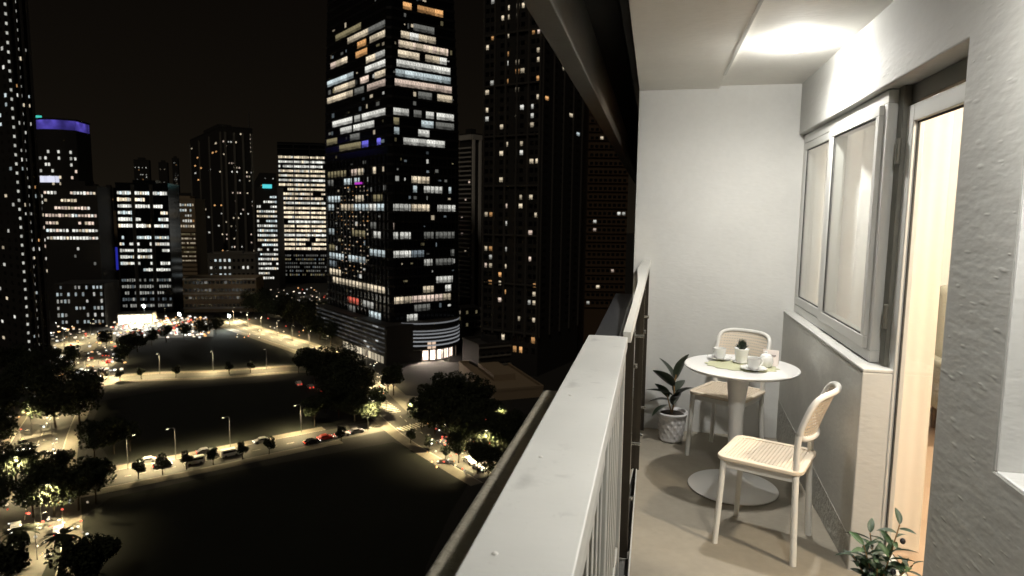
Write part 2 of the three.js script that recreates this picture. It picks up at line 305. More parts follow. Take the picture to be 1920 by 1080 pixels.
{
  const X = 1.09, t = thing('balcony_door', 'tall aluminium framed glass door open to the warm lit room', 'door', [X, Y0, -2.9]);
  const sh = (g) => g.translate(-X, 0, 2.9);
  obj('door_frame', [bx(X - 0.03, 0, -3.33, X + 0.034, 2.243, -3.262, 0.004), bx(X + 0.0, 2.165, -3.2615, X + 0.10, 2.243, -2.49, 0.004), bx(X - 0.01, 0, -3.2615, X + 0.10, 0.03, -2.49, 0.004)].map(sh), M.aluDark, t);
  const jamb = obj('jamb', bx(X - 0.025, 0.974, -3.3335, X + 0.06, 2.2, -3.3315), M.aluDark, t); sh(jamb.geometry);
  for (const y of [0.35, 1.15, 1.9]) obj('hinge', sh(rod([X - 0.036, y, -3.268], [X - 0.036, y + 0.11, -3.268], 0.011)), M.aluDark, jamb);
  const leaf = obj('door_leaf', [bx(X - 0.012, 0.032, -3.26, X + 0.035, 2.15, -3.185, 0.005), bx(X - 0.012, 2.075, -3.1845, X + 0.035, 2.15, -2.50, 0.005), bx(X - 0.012, 0.032, -3.1845, X + 0.035, 0.12, -2.50, 0.005)].map(sh), M.alu, t);
  obj('gasket', [bx(X + 0.0055, 0.1205, -3.1845, X + 0.014, 2.0745, -3.178), bx(X + 0.0055, 2.067, -3.1775, X + 0.014, 2.0745, -2.50)].map(sh), M.rubber, leaf);
  obj('door_pane', sh(bx(X + 0.006, 0.121, -3.175, X + 0.012, 2.065, -2.50)), M.doorGlass, leaf);
}
{
  const t = thing('near_window', 'window with deep white reveal at the right edge of the grey wall', 'window', [1.1, Y0, -1.5]);
  const sh = (g) => g.translate(-1.1, 0, 1.5);
  obj('reveal', [bx(0.988, 0.93, -2.08, 1.20, 2.2, -2.066, 0.004), bx(0.988, 0.914, -2.066, 1.20, 0.934, -0.9, 0.004), bx(0.988, 2.19, -2.066, 1.20, 2.205, -0.9, 0.004)].map(sh), M.nearReveal, t);
  obj('window_frame', [bx(1.15, 0.935, -2.065, 1.195, 2.189, -2.01, 0.004), bx(1.15, 0.935, -2.0095, 1.195, 0.99, -0.91, 0.004)].map(sh), M.alu, t);
  obj('window_pane', sh(bx(1.17, 0.991, -2.009, 1.176, 2.188, -0.91)), M.glass, t);
}
curtain('heavy_curtain', 'closed grey curtain behind the window at the right edge', -2.04, -0.9, 1.26, 0.5, 2.5, 5, 0.02, M.cushion);
// furniture seen through the door
{
  const t = thing('sideboard', 'dark wooden sideboard with drawers seen through the glass door', 'cabinet', [2.5, Y0 - 0.01, -6.2]);
  obj('carcass', bx(-0.7, 0.06, -0.25, 0.7, 0.86, 0.25, 0.006), M.woodDark, t);
  for (let k = 0; k < 3; k++) { const d = obj('drawer', bx(-0.67, 0.1 + k * 0.25, 0.251, 0.67, 0.33 + k * 0.25, 0.268, 0.004), M.wood, t); obj('handle', bx(-0.1, 0.21 + k * 0.25, 0.269, 0.1, 0.225 + k * 0.25, 0.29, 0.004), M.chrome, d); }
  obj('top', bx(-0.72, 0.861, -0.27, 0.72, 0.89, 0.28, 0.005), M.tableWhite, t);
  for (const [x, z] of [[-0.6, -0.2], [0.6, -0.2], [-0.6, 0.2], [0.6, 0.2]]) obj('leg', rod([x, 0, z], [x, 0.06, z], 0.02), M.woodDark, t);
}
{
  const t = thing('lounge_chair', 'olive upholstered chair back seen through the glass door', 'armchair', [2.55, Y0 - 0.01, -5.45]);
  obj('seat', bx(-0.35, 0.2, -0.3, 0.35, 0.45, 0.3, 0.07), M.cushion, t); obj('backrest', bx(-0.36, 0.45, -0.36, 0.36, 1.15, -0.2, 0.07), M.cushion, t);
  for (const s of [-1, 1]) { obj('armrest', bx(s * 0.36, 0.25, -0.3, s * 0.46, 0.62, 0.3, 0.04), M.cushion, t); for (const z of [-0.25, 0.25]) obj('leg', rod([s * 0.3, 0, z], [s * 0.3, 0.2, z], 0.018, 0.025), M.woodDark, t); }
}

// ------------------------------------------------------------------ table and what stands on it
const TX = 0.545, TZ = -4.10, TH = 0.755;
{
  const t = thing('pedestal_table', 'round white tulip pedestal table between the two chairs', 'table', [TX, Y0, TZ]);
  const base = lathe([[0.0001, 0.004], [0.262, 0.004], [0.266, 0.008], [0.262, 0.013], [0.2, 0.022], [0.13, 0.036], [0.085, 0.056], [0.06, 0.085], [0.05, 0.12]], 72); base.translate(-0.02, 0, 0.05);
  obj('base', base, M.tableWhite, t);
  const stem = lathe([[0.05, 0.12], [0.042, 0.2], [0.039, 0.32], [0.042, 0.45], [0.05, 0.56], [0.062, 0.66], [0.078, 0.715], [0.082, 0.7245], [0.0001, 0.7245]], 40); stem.translate(-0.02, 0, 0.05);
  obj('stem', stem, M.tableWhite, t);
  obj('tabletop', lathe([[0.0001, TH - 0.03], [0.27, TH - 0.03], [0.315, TH - 0.022], [0.332, TH - 0.01], [0.335, TH - 0.005], [0.332, TH - 0.001], [0.326, TH], [0.0001, TH]], 96), M.tableWhite, t);
}
{
  const s = new THREE.Shape(), N = 120;
  for (let k = 0; k <= N; k++) { const a = k / N * 2 * PI, r = 1 + 0.055 * Math.cos(a * 14); const x = 0.205 * r * Math.cos(a), y = 0.135 * r * Math.sin(a); k ? s.lineTo(x, y) : s.moveTo(x, y); }
  const g = new THREE.ExtrudeGeometry(s, { depth: 0.002, bevelEnabled: false, curveSegments: 4 }); g.rotateX(-PI / 2);
  const o = obj('placemat', g, M.mat); o.position.set(TX, Y0 + TH + 0.001, TZ + 0.02); o.rotation.y = -0.15; tag(o, 'scalloped oval sage green placemat in the middle of the table', 'placemat');
}
function cup(p, turn, label, wh) {
  const t = thing('coffee_cup', label, 'cup', p, turn, 'white cups on the table');
  obj('cup_body', lathe([[0.0001, 0.003], [0.022, 0.003], [0.024, 0], [0.028, 0.004], [0.034, 0.02], [0.0375, 0.045], [0.039, 0.064], [0.037, 0.065], [0.0355, 0.045], [0.031, 0.018], [0.02, 0.009], [0.0001, 0.008]]), M.china, t);
  obj('handle', tube([[0.036, 0.052, 0], [0.052, 0.056, 0], [0.062, 0.04, 0], [0.053, 0.022, 0], [0.034, 0.02, 0]], 0.004, 24, 8), M.china, t);
  if (wh) { const c = lathe([[0.0001, 0.05], [0.0355, 0.05]], 32); obj('coffee', c, M.coffee, t); }
  return t;
}
function saucer(p, label) { const o = obj('saucer', lathe([[0.0001, 0.003], [0.03, 0.003], [0.032, 0], [0.036, 0.002], [0.06, 0.010], [0.075, 0.014], [0.0765, 0.016], [0.074, 0.0165], [0.058, 0.013], [0.036, 0.007], [0.0001, 0.006]], 56), M.china); o.position.set(...p); return tag(o, label, 'saucer', 'saucers on the table'); }
saucer([0.432, Y0 + TH + 0.0035, -4.24], 'white saucer under the cup on the left of the table');
cup([0.432, Y0 + TH + 0.0105, -4.24], 2.2, 'white coffee cup on a saucer at the left of the table', true);
saucer([0.60, Y0 + TH + 0.0035, -3.985], 'white saucer under the front cup near the table edge');
cup([0.60, Y0 + TH + 0.0105, -3.985], 0.5, 'white coffee cup on a saucer at the front of the table', true);
{
  const t = thing('napkin_holder', 'small white round pot standing behind the front cup', 'sugar bowl', [0.685, Y0 + TH + 0.0035, -4.09]);
  obj('bowl', lathe([[0.0001, 0], [0.03, 0], [0.036, 0.01], [0.041, 0.035], [0.037, 0.06], [0.031, 0.068], [0.029, 0.066], [0.035, 0.035], [0.0001, 0.006]]), M.china, t);
  obj('lid', lathe([[0.032, 0.068], [0.028, 0.076], [0.012, 0.082], [0.006, 0.086], [0.009, 0.094], [0.0001, 0.098]]), M.china, t);
}
{
  const t = thing('tent_card', 'small folded pinkish card with grey scribble on the table', 'card', [0.725, Y0 + TH + 0.001, -4.17], -0.25);
  for (const s of [-1, 1]) { const g = bx(-0.045, 0, -0.0008, 0.045, 0.095, 0.0008); g.translate(0, -0.095, 0); g.rotateX(-s * 0.3); g.translate(0, 0.0915, s * 0.001); obj('card_face', g, M.card, t); }
  const pts = []; for (let k = 0; k < 26; k++) { const u = k / 25; pts.push([-0.028 + 0.056 * u, 0.062 + 0.009 * Math.sin(k * 1.9) - 0.004 * u, 0.0115 + 0.003]); }
  obj('scribble', tube(pts, 0.0011, 90, 4), M.ink, t);
}
{
  const t = thing('table_plant', 'small spiky green plant in a white pot on the table', 'potted plant', [0.553, Y0 + TH + 0.0035, -4.165]);
  const pot = obj('pot', lathe([[0.0001, 0.008], [0.032, 0.008], [0.034, 0.012], [0.042, 0.082], [0.045, 0.086], [0.0445, 0.092], [0.041, 0.092], [0.038, 0.08], [0.0001, 0.078]]), M.china, t);
  obj('pot_saucer', lathe([[0.0001, 0], [0.04, 0], [0.052, 0.009], [0.05, 0.011], [0.04, 0.0075], [0.0001, 0.0075]]), M.china, pot);
  const gs = []; for (let k = 0; k < 110; k++) { const a = rr(0, 2 * PI), e = rr(0.15, 1.5), L = rr(0.035, 0.062); gs.push(rod([0.012 * Math.cos(a), 0.082 + rr(0, 0.02), 0.012 * Math.sin(a)], [L * Math.cos(a) * Math.cos(e) * 0.75, 0.095 + L * Math.sin(e), L * Math.sin(a) * Math.cos(e) * 0.75], 0.004, 0.0006, 5)); }
  obj('foliage', gs, M.darkLeaf, t, 'stuff');
}

// ------------------------------------------------------------------ chairs
function makeChair(label) {
  const t = thing('cane_chair', label, 'chair', [0, 0, 0], 0, 'cane chairs at the table');
  const W = 0.185, seatY = 0.452;
  for (const s of [-1, 1]) {
    obj('leg', rod([s * 0.188, 0, 0.187], [s * 0.172, seatY - 0.012, 0.168], 0.0135, 0.0165), M.chairWhite, t);
    obj('leg', tube([[s * 0.188, 0, -0.187], [s * 0.178, 0.22, -0.178], [s * 0.172, 0.45, -0.172], [s * 0.177, 0.57, -0.172], [s * 0.184, 0.64, -0.176]], 0.0155, 30), M.chairWhite, t);
  }
  obj('apron', [bx(-0.17, seatY - 0.05, 0.158, 0.17, seatY - 0.012, 0.174, 0.004), bx(-0.17, seatY - 0.05, -0.176, 0.17, seatY - 0.012, -0.16, 0.004), bx(-0.178, seatY - 0.05, -0.158, -0.162, seatY - 0.012, 0.157, 0.004), bx(0.162, seatY - 0.05, -0.158, 0.178, seatY - 0.012, 0.157, 0.004)], M.chairWhite, t);
  // seat rim: rounded square ring
  const rrect = (S, w, h, r) => { S.moveTo(-w + r, -h); S.lineTo(w - r, -h); S.quadraticCurveTo(w, -h, w, -h + r); S.lineTo(w, h - r); S.quadraticCurveTo(w, h, w - r, h); S.lineTo(-w + r, h); S.quadraticCurveTo(-w, h, -w, h - r); S.lineTo(-w, -h + r); S.quadraticCurveTo(-w, -h, -w + r, -h); return S; };
  const ring = rrect(new THREE.Shape(), 0.198, 0.205, 0.06); ring.holes.push(rrect(new THREE.Path(), 0.168, 0.175, 0.045));
  const rim = new THREE.ExtrudeGeometry(ring, { depth: 0.010, bevelEnabled: true, bevelSize: 0.006, bevelThickness: 0.006, bevelSegments: 3, bevelOffset: -0.006, curveSegments: 10 }); rim.rotateX(-PI / 2); rim.translate(0, seatY - 0.004, 0);
  obj('seat_rim', rim, M.cane, t);
  const tray = new THREE.ExtrudeGeometry(rrect(new THREE.Shape(), 0.19, 0.197, 0.055), { depth: 0.004, bevelEnabled: false }); tray.rotateX(-PI / 2); tray.translate(0, seatY - 0.0115, 0);
  obj('seat_shadow_gap', tray, M.bronze, t);
  const strips = [], n = 21;
  for (let k = 0; k < n; k++) {
    const u = -0.164 + 0.328 * k / (n - 1);
    strips.push(bx(u - 0.0055, seatY + 0.001, -0.172, u + 0.0055, seatY + 0.0035, 0.172)); strips.push(bx(-0.166, seatY + 0.0036, u * 1.04 - 0.0055, 0.166, seatY + 0.006, u * 1.04 + 0.0055));
  }
  obj('seat_weave', strips, M.cane, t);
  // curved back
  const back = (s, v) => [s, 0.605 + 0.235 * v, -0.178 - 0.055 * (1 - (s / W) ** 2) - 0.062 * v - 0.02 * v * v + 0.012];
  const rimPts = []; const cr = 0.06;
  const push = (x, y) => rimPts.push(back(x, y));
  for (let k = 0; k < 64; k++) { // rounded rectangle outline in (s, height)
    const a = k / 64 * 2 * PI, c = Math.cos(a), q = Math.sin(a), e = 0.42; push(W * Math.sign(c) * Math.abs(c) ** e, 0.5 + 0.5 * Math.sign(q) * Math.abs(q) ** e);
  }
  obj('back_rim', tube(rimPts, 0.0145, 160, 10, true), M.chairWhite, t);
  const bs = [], sheet = (s0, s1, v0, v1, ns, nv, off) => { const g = new THREE.PlaneGeometry(1, 1, ns, nv), p = g.attributes.position; for (let i = 0; i < p.count; i++) { const q = back(s0 + (s1 - s0) * (p.getX(i) + 0.5), v0 + (v1 - v0) * (p.getY(i) + 0.5)); p.setXYZ(i, q[0], q[1], q[2] + off); } g.computeVertexNormals(); return g; };
  for (let k = 0; k < 12; k++) { const v = 0.05 + 0.9 * k / 11, hw = W * (v < 0.12 || v > 0.88 ? 0.93 : 0.99); bs.push(sheet(-hw, hw, v - 0.028, v + 0.028, 24, 1, 0.002)); }
  for (let k = 0; k < 22; k++) { const s = -0.172 + 0.344 * k / 21, ed = Math.abs(s) > 0.15 ? 0.1 : 0.02; bs.push(sheet(s - 0.0042, s + 0.0042, ed, 1 - ed, 1, 6, -0.001)); }
  const cm = M.cane.clone(); cm.side = THREE.DoubleSide;
  obj('back_weave', bs, cm, t);
  return t;
}
const chairA = makeChair('cream cane chair in front of the table, its back to the wall');
chairA.position.set(0.603, Y0, -3.415); chairA.rotation.y = Math.atan2(-0.925, -0.38);
dup(chairA, [0.535, Y0, -4.62], Math.atan2(-0.50, 0.86), 'cream cane chair behind the table in the back corner');

// ------------------------------------------------------------------ plants on the balcony
function leafGeo(L, W, curl, fold = 0.15) {        // lies along +z, stem end at the origin
  const nu = 4, nv = 10, g = new THREE.PlaneGeometry(1, 1, nu, nv), p = g.attributes.position;
  for (let i = 0; i < p.count; i++) { const u = p.getX(i) * 2, v = p.getY(i) + 0.5, w = W * Math.sin(PI * Math.min(1, v ** 0.85)) ** 0.75; p.setXYZ(i, u * w * 0.5, fold * Math.abs(u) * w - curl * v * v * L + 0.03 * L * Math.sin(v * 3), v * L); }
  g.computeVertexNormals(); return g;
}
function placeLeaf(parent, g, m, at, yaw, pitch, roll = 0, s = 1, name = 'leaf') { const o = obj(name, g, m, parent); o.position.set(...at); o.rotation.set(0, 0, 0); o.rotation.order = 'YXZ'; o.rotation.set(-pitch, yaw, roll); o.scale.setScalar(s); return o; }
{
  const t = thing('rubber_plant', 'dark leaved rubber plant in a dimpled white pot by the railing', 'potted plant', [0.175, Y0, -4.84]);
  const pg = lathe([[0.0001, 0.004], [0.078, 0.004], [0.084, 0.012], [0.105, 0.19], [0.112, 0.2], [0.117, 0.21], [0.115, 0.222], [0.107, 0.222], [0.102, 0.205], [0.0001, 0.2]].flatMap((q, i, a) => i === 2 ? Array.from({ length: 28 }, (_, k) => [q[0] + (a[3][0] - q[0]) * k / 28, q[1] + (a[3][1] - q[1]) * k / 28]) : [q]), 96);
  { const p = pg.attributes.position; for (let i = 0; i < p.count; i++) { const x = p.getX(i), y = p.getY(i), z = p.getZ(i), r = Math.hypot(x, z); if (y > 0.014 && y < 0.188 && r > 0.08) { const a = Math.atan2(z, x), row = y / 0.034, d = Math.cos(a * 12 + Math.floor(row) * PI) * Math.sin((row % 1) * PI), k = 1 + 0.055 * Math.max(0, d) - 0.012; p.setX(i, x * k); p.setZ(i, z * k); } } pg.computeVertexNormals(); }
  const pot = obj('pot', pg, M.potWhite, t); obj('soil', lathe([[0.0001, 0.206], [0.1, 0.204]], 32), M.soil, pot);
  obj('stem', [tube([[0, 0.2, 0], [0.012, 0.3, 0.004], [0.008, 0.42, 0], [0.02, 0.5, 0.004]], 0.006, 16, 8), tube([[0, 0.2, 0], [-0.02, 0.27, 0.01], [-0.04, 0.35, 0.015]], 0.005, 12, 8)], M.twig, t);
  const big = leafGeo(0.215, 0.105, 0.12), mid = leafGeo(0.165, 0.078, 0.2);
  // yaw: 0 points towards the viewer (+z), PI/2 to the right
  for (const [g, at, yaw, pitch, roll] of [[big, [0.012, 0.40, 0], -1.35, 0.75, 0.7], [big, [0.02, 0.46, 0], 1.75, 1.25, -0.9], [big, [0.005, 0.34, 0.01], -1.4, 0.30, 0.3], [mid, [-0.01, 0.30, 0.01], -1.7, 0.05, 0.1], [mid, [0.015, 0.33, 0], 1.3, 0.75, -0.5], [mid, [-0.03, 0.32, 0.01], -1.2, 0.95, 0.6], [mid, [0.005, 0.27, 0.02], 0.5, 1.1, 0.0], [mid, [0.01, 0.29, 0.015], 0.2, 0.75, 0.2], [mid, [-0.02, 0.27, 0.01], -1.0, -0.25, 0.2], [big, [0.012, 0.44, 0], -2.2, 0.95, 0.3], [mid, [0.01, 0.36, -0.01], 2.6, 0.6, 0]]) placeLeaf(t, g, M.darkLeaf, at, yaw, pitch, roll);
}
{
  const t = thing('olive_plant', 'green olive plant with dark fruit at the door threshold', 'potted plant', [0.948, Y0, -2.78]);
  const pot = obj('pot', lathe([[0.0001, 0.003], [0.055, 0.003], [0.06, 0.01], [0.078, 0.12], [0.084, 0.126], [0.083, 0.138], [0.076, 0.138], [0.072, 0.12], [0.0001, 0.118]]), M.china, t); obj('soil', lathe([[0.0001, 0.124], [0.073, 0.122]], 24), M.soil, pot);
  const lg = [leafGeo(0.062, 0.021, 0.25, 0.2), leafGeo(0.05, 0.019, 0.4, 0.15), leafGeo(0.072, 0.022, 0.15, 0.2)];
  const twigs = [];
  for (const [dx, dy, dz, n, dens] of [[0.06, 0.43, 0.0, 12, 1], [-0.075, 0.34, 0.03, 14, 1], [0.01, 0.33, 0.07, 14, 1], [-0.03, 0.36, -0.05, 13, 1], [0.10, 0.29, 0.05, 11, 1], [-0.10, 0.27, -0.01, 12, 1], [-0.04, 0.28, 0.09, 12, 1]]) {
    const A = new V3(0, 0.12, 0), B = new V3(dx * 0.5, (0.12 + dy) / 2, dz * 0.45), C = new V3(dx, dy, dz), cv = new THREE.QuadraticBezierCurve3(A, B, C);
    twigs.push(new THREE.TubeGeometry(cv, 10, 0.0026, 6));
    for (let k = 0; k < n; k++) { const u = 0.32 + 0.68 * k / (n - 1), p = cv.getPoint(u), a = k * 2.4 + dx * 30; placeLeaf(t, pick(lg), rnd() < 0.35 ? M.oliveLeaf : M.oliveLeafDark, [p.x, p.y, p.z], a, rr(0.1, 0.95), rr(-0.6, 0.6), rr(1.0, 1.45)); }
  }
  obj('stem', twigs, M.twig, t);
  for (const [x, y, z] of [[0.068, 0.372, 0.022], [-0.05, 0.25, 0.06], [0.02, 0.27, 0.085]]) { const g = new THREE.SphereGeometry(0.0105, 20, 14); g.scale(1, 1.15, 1); g.translate(x, y, z); obj('olive', g, M.oliveFruit, t); }
}
// ------------------------------------------------------------------ the city: ground, park and streets
const lawnMottle = mottle(0.35, 1.0, 1 / 38);
const C = {
  land: S(0.022, 0.021, 0.018, { roughness: 1 }), road: S(0.07, 0.065, 0.053, { roughness: 0.8, map: dirtyMottle }), pave: S(0.17, 0.15, 0.115, { roughness: 0.9, map: dirtyMottle }), kerb: S(0.3, 0.28, 0.23, { roughness: 0.9 }),
  lawn: S(0.011, 0.014, 0.004, { roughness: 1, map: lawnMottle }), paint: S(0.55, 0.52, 0.42, { roughness: 0.8 }), plaza: S(0.24, 0.22, 0.18, { roughness: 0.9, map: dirtyMottle }),
  darkGlass: S(0.008, 0.009, 0.011, { roughness: 0.18 }), darkWall: S(0.025, 0.023, 0.021, { roughness: 0.8 }), brownWall: S(0.085, 0.052, 0.028, { roughness: 0.9 }), greyWall: S(0.16, 0.15, 0.13, { roughness: 0.9 }),
  paleWall: S(0.5, 0.48, 0.44, { roughness: 0.9 }), beigeWall: S(0.30, 0.23, 0.15, { roughness: 0.9 }), pilaster: S(0.06, 0.055, 0.05, { roughness: 0.9 }), spandrel: S(0.014, 0.014, 0.015, { roughness: 0.5 }), blackPane: S(0.006, 0.006, 0.007, { roughness: 0.2 }),
  leaf: S(0.020, 0.027, 0.010, { roughness: 0.9, side: THREE.DoubleSide }), bark: S(0.06, 0.045, 0.03, { roughness: 1 }), steel: S(0.12, 0.12, 0.12, { roughness: 0.5, metalness: 0.5 }),
  lit: new THREE.MeshBasicMaterial({ vertexColors: true }),
};
function sheet(name, pts, y, m) {                    // flat polygon on the ground, corners [x, z]
  const s = new THREE.Shape(); pts.forEach(([x, z], k) => k ? s.lineTo(x, -z) : s.moveTo(x, -z)); s.closePath();
  const g = new THREE.ShapeGeometry(s); g.rotateX(-PI / 2); return struct(name, metreUV(g), m, y);
}
function smooth(pts, n) { const c = new THREE.CatmullRomCurve3(pts.map(([x, z]) => new V3(x, 0, z)), false, 'centripetal'); return c.getPoints(n).map((p) => [p.x, p.z]); }
function band(path, a, b) {                          // outline of a strip from offset a to offset b along a path
  const L = [], R = [];
  path.forEach(([x, z], k) => { const p = path[Math.max(0, k - 1)], q = path[Math.min(path.length - 1, k + 1)], l = Math.hypot(q[0] - p[0], q[1] - p[1]), nx = -(q[1] - p[1]) / l, nz = (q[0] - p[0]) / l; L.push([x + nx * a, z + nz * a]); R.push([x + nx * b, z + nz * b]); });
  return [...L, ...R.reverse()];
}
sheet('ground', [[-2600, 300], [1200, 300], [1800, -2600], [-2600, -2600]], 0, C.land);
const gp = (l) => l.map((p) => ground(...p));
const roads = {
  front: smooth(gp([[-60, 960], [90, 922], [200, 900], [365, 868], [560, 828], [740, 793]]), 30),
  back: smooth(gp([[120, 725], [260, 708], [400, 703], [555, 692], [650, 690]]), 24),
  right: smooth(gp([[330, 562], [430, 606], [520, 636], [600, 664], [680, 714], [745, 776], [800, 818], [880, 864], [960, 908], [1040, 960]]), 50),
  left: smooth(gp([[-30, 1200], [30, 1070], [48, 960], [60, 860], [100, 775], [150, 700], [205, 655], [270, 602], [330, 560], [380, 525]]), 50),
  far: smooth(gp([[-140, 690], [60, 650], [170, 640], [250, 615], [420, 590], [560, 560], [640, 545]]), 30),
};
const halfW = { front: 5.2, back: 4.2, right: 5.5, left: 6.5, far: 6 };
for (const k of ['front', 'back', 'right', 'left', 'far']) {
  const y = { front: 0.010, back: 0.014, right: 0.018, left: 0.022, far: 0.026 }[k];
  sheet('road', band(roads[k], -halfW[k], halfW[k]), y, C.road);
}
for (const k of ['front', 'back', 'right', 'left']) {
  const y = { front: 0.12, back: 0.124, right: 0.128, left: 0.132 }[k], h = halfW[k], part = k === 'right' ? roads[k].slice(0, 44) : k === 'front' ? roads[k].slice(4, 27) : roads[k];
  for (const s of [-1, 1]) sheet('pavement', band(part, s * (h + 0.25), s * (h + 3.6)), y, C.pave);
  for (const s of [-1, 1]) sheet('kerb', band(part, s * h, s * (h + 0.26)), y + 0.005, C.kerb);
}
// lawns of the park
sheet('lawn', gp([[205, 934], [420, 888], [738, 829], [890, 888], [846, 960], [800, 1060], [760, 1200], [120, 1200], [60, 1120], [110, 1010]]), 0.05, C.lawn);
sheet('lawn', gp([[190, 752], [300, 733], [548, 712], [640, 752], [690, 787], [560, 812], [370, 846], [210, 872], [170, 800]]), 0.054, C.lawn);
sheet('lawn', gp([[225, 668], [290, 636], [420, 618], [520, 648], [560, 680], [400, 694], [215, 698]]), 0.058, C.lawn);
sheet('plaza', gp([[705, 716], [760, 742], [880, 752], [900, 790], [820, 800], [760, 770]]), 0.15, C.plaza);
sheet('plaza', gp([[215, 600], [300, 585], [400, 592], [400, 632], [300, 634], [215, 626]]), 0.154, C.plaza);
// zebra crossings: each bar is a piece of the road
function zebra(x0, y0, x1, y1, n) {
  const A = ground(x0, y0), B = ground(x1, y1), dx = B[0] - A[0], dz = B[1] - A[1], l = Math.hypot(dx, dz), p = thing('zebra_crossing', x0 < 740 ? 'white striped crossing in front of the glowing lobby' : 'white striped crossing at the corner of the front lawn', 'crossing', [A[0], 0.03, A[1]], Math.atan2(-dz, dx));
  const g = new THREE.BoxGeometry(0.55, 0.006, 4); for (let k = 0; k < n; k++) { const o = obj('stripe', g, C.paint, p); o.position.x = l * (k + 0.5) / n; }
}
zebra(706, 744, 742, 774, 11); zebra(748, 806, 800, 793, 9);
// lane lines
for (const k of ['front', 'right', 'left']) { const gs = [], p = roads[k]; for (let i = 1; i < p.length - 1; i++) { const a = p[i], b = p[i + 1], L = Math.hypot(b[0] - a[0], b[1] - a[1]); const g = new THREE.BoxGeometry(L * 0.45, 0.004, 0.16); g.rotateY(Math.atan2(-(b[1] - a[1]), b[0] - a[0])); g.translate((a[0] + b[0]) / 2, 0.036, (a[1] + b[1]) / 2); gs.push(g); } obj('lane_line', gs, C.paint, scene, 'structure'); }

// ------------------------------------------------------------------ towers
const TINT = { w: [1, 0.84, 0.60], n: [0.93, 0.92, 0.84], c: [0.74, 0.86, 0.88], o: [1, 0.52, 0.2], p: [1, 0.78, 0.64], d: [0.22, 0.22, 0.20], y: [0.34, 0.29, 0.16], k: [0.25, 0.30, 0.33], b: [0.22, 0.2, 1], m: [0.7, 0.05, 0.6], r: [1, 0.16, 0.1], g: [0.1, 0.75, 0.75], s: [0.10, 0.10, 0.09] };
// a room seen through a pane: rows of ceiling lights, furniture below
const roomTex = (() => { const n = 128, t = tex(n, (k, i, j) => { const v = j / n, u = i / n; const lights = Math.max(0, Math.sin(u * 31 + 2 * Math.sin(v * 7))) ** 4 * (v > 0.55 ? 0.6 : 0.1), fur = v < 0.42 ? 0.38 * nA[(j * 4) * 512 + i * 4] * 1.3 : 0; const c = 0.62 + 0.3 * lights + 0.35 * (nB[(j * 4) * 512 + i * 4] - 0.5) - fur; return [c]; }, 1, true); return t; })();
const paneMats = {};
function paneMat(t, lv) { const key = t + lv; if (!paneMats[key]) { const c = TINT[t]; paneMats[key] = new THREE.MeshStandardMaterial({ color: 0x020202, roughness: 0.3, emissive: new THREE.Color(...c), emissiveIntensity: [1.15, 1.7, 2.3][lv], emissiveMap: roomTex }); paneMats[key].name = 'lit window'; } return paneMats[key]; }
const paneGeos = [0, 1, 2, 3, 4].map((k) => { const g = new THREE.BoxGeometry(1, 1, 0.05), uv = g.attributes.uv; for (let i = 0; i < uv.count; i++) uv.setXY(i, uv.getX(i) * 0.6 + k * 0.23, uv.getY(i)); return g; });
// corner of two visible faces at pixel column pxC and distance D; right face runs to pxR, left face to pxL
function frameOf(o) {
  const phi = (o.yaw ?? 50) * PI / 180, C0 = bearing(o.pxC).map((v) => v * o.D), uR = [Math.cos(phi), -Math.sin(phi)], uL = [-Math.sin(phi), -Math.cos(phi)];
  const hit = (u, px) => { const d = bearing(px); return (C0[0] * d[1] - C0[1] * d[0]) / (u[1] * d[0] - u[0] * d[1]); };
  return { phi, C0, a: o.a ?? hit(uR, o.pxR), b: o.b ?? (hit(uL, o.pxL) > 1 ? hit(uL, o.pxL) : 24), h: o.h ?? heightAt(o.pxC, o.pyTop, o.D), hit: (f, px) => hit(f === 'R' ? uR : uL, px) };
}
// put a unit box geometry on a face: u along the face from the corner, v height, proud distance
function onFace(face, g, u, v, su, sv, out) {
  const q = g.clone(); q.scale(su, sv, 1);
  if (face === 'R') q.translate(u, v, out); else { q.rotateY(-PI / 2); q.translate(-out, v, -u); }
  return q;
}
function colored(g, c) { const n = g.attributes.position.count, a = new Float32Array(n * 3); for (let i = 0; i < n; i++) a.set(c, i * 3); g.setAttribute('color', new THREE.BufferAttribute(a, 3)); return g; }
const dim = (c, k) => c.map((v) => v * k);
const quad = new THREE.PlaneGeometry(1, 1), slab = new THREE.BoxGeometry(1, 1, 1);
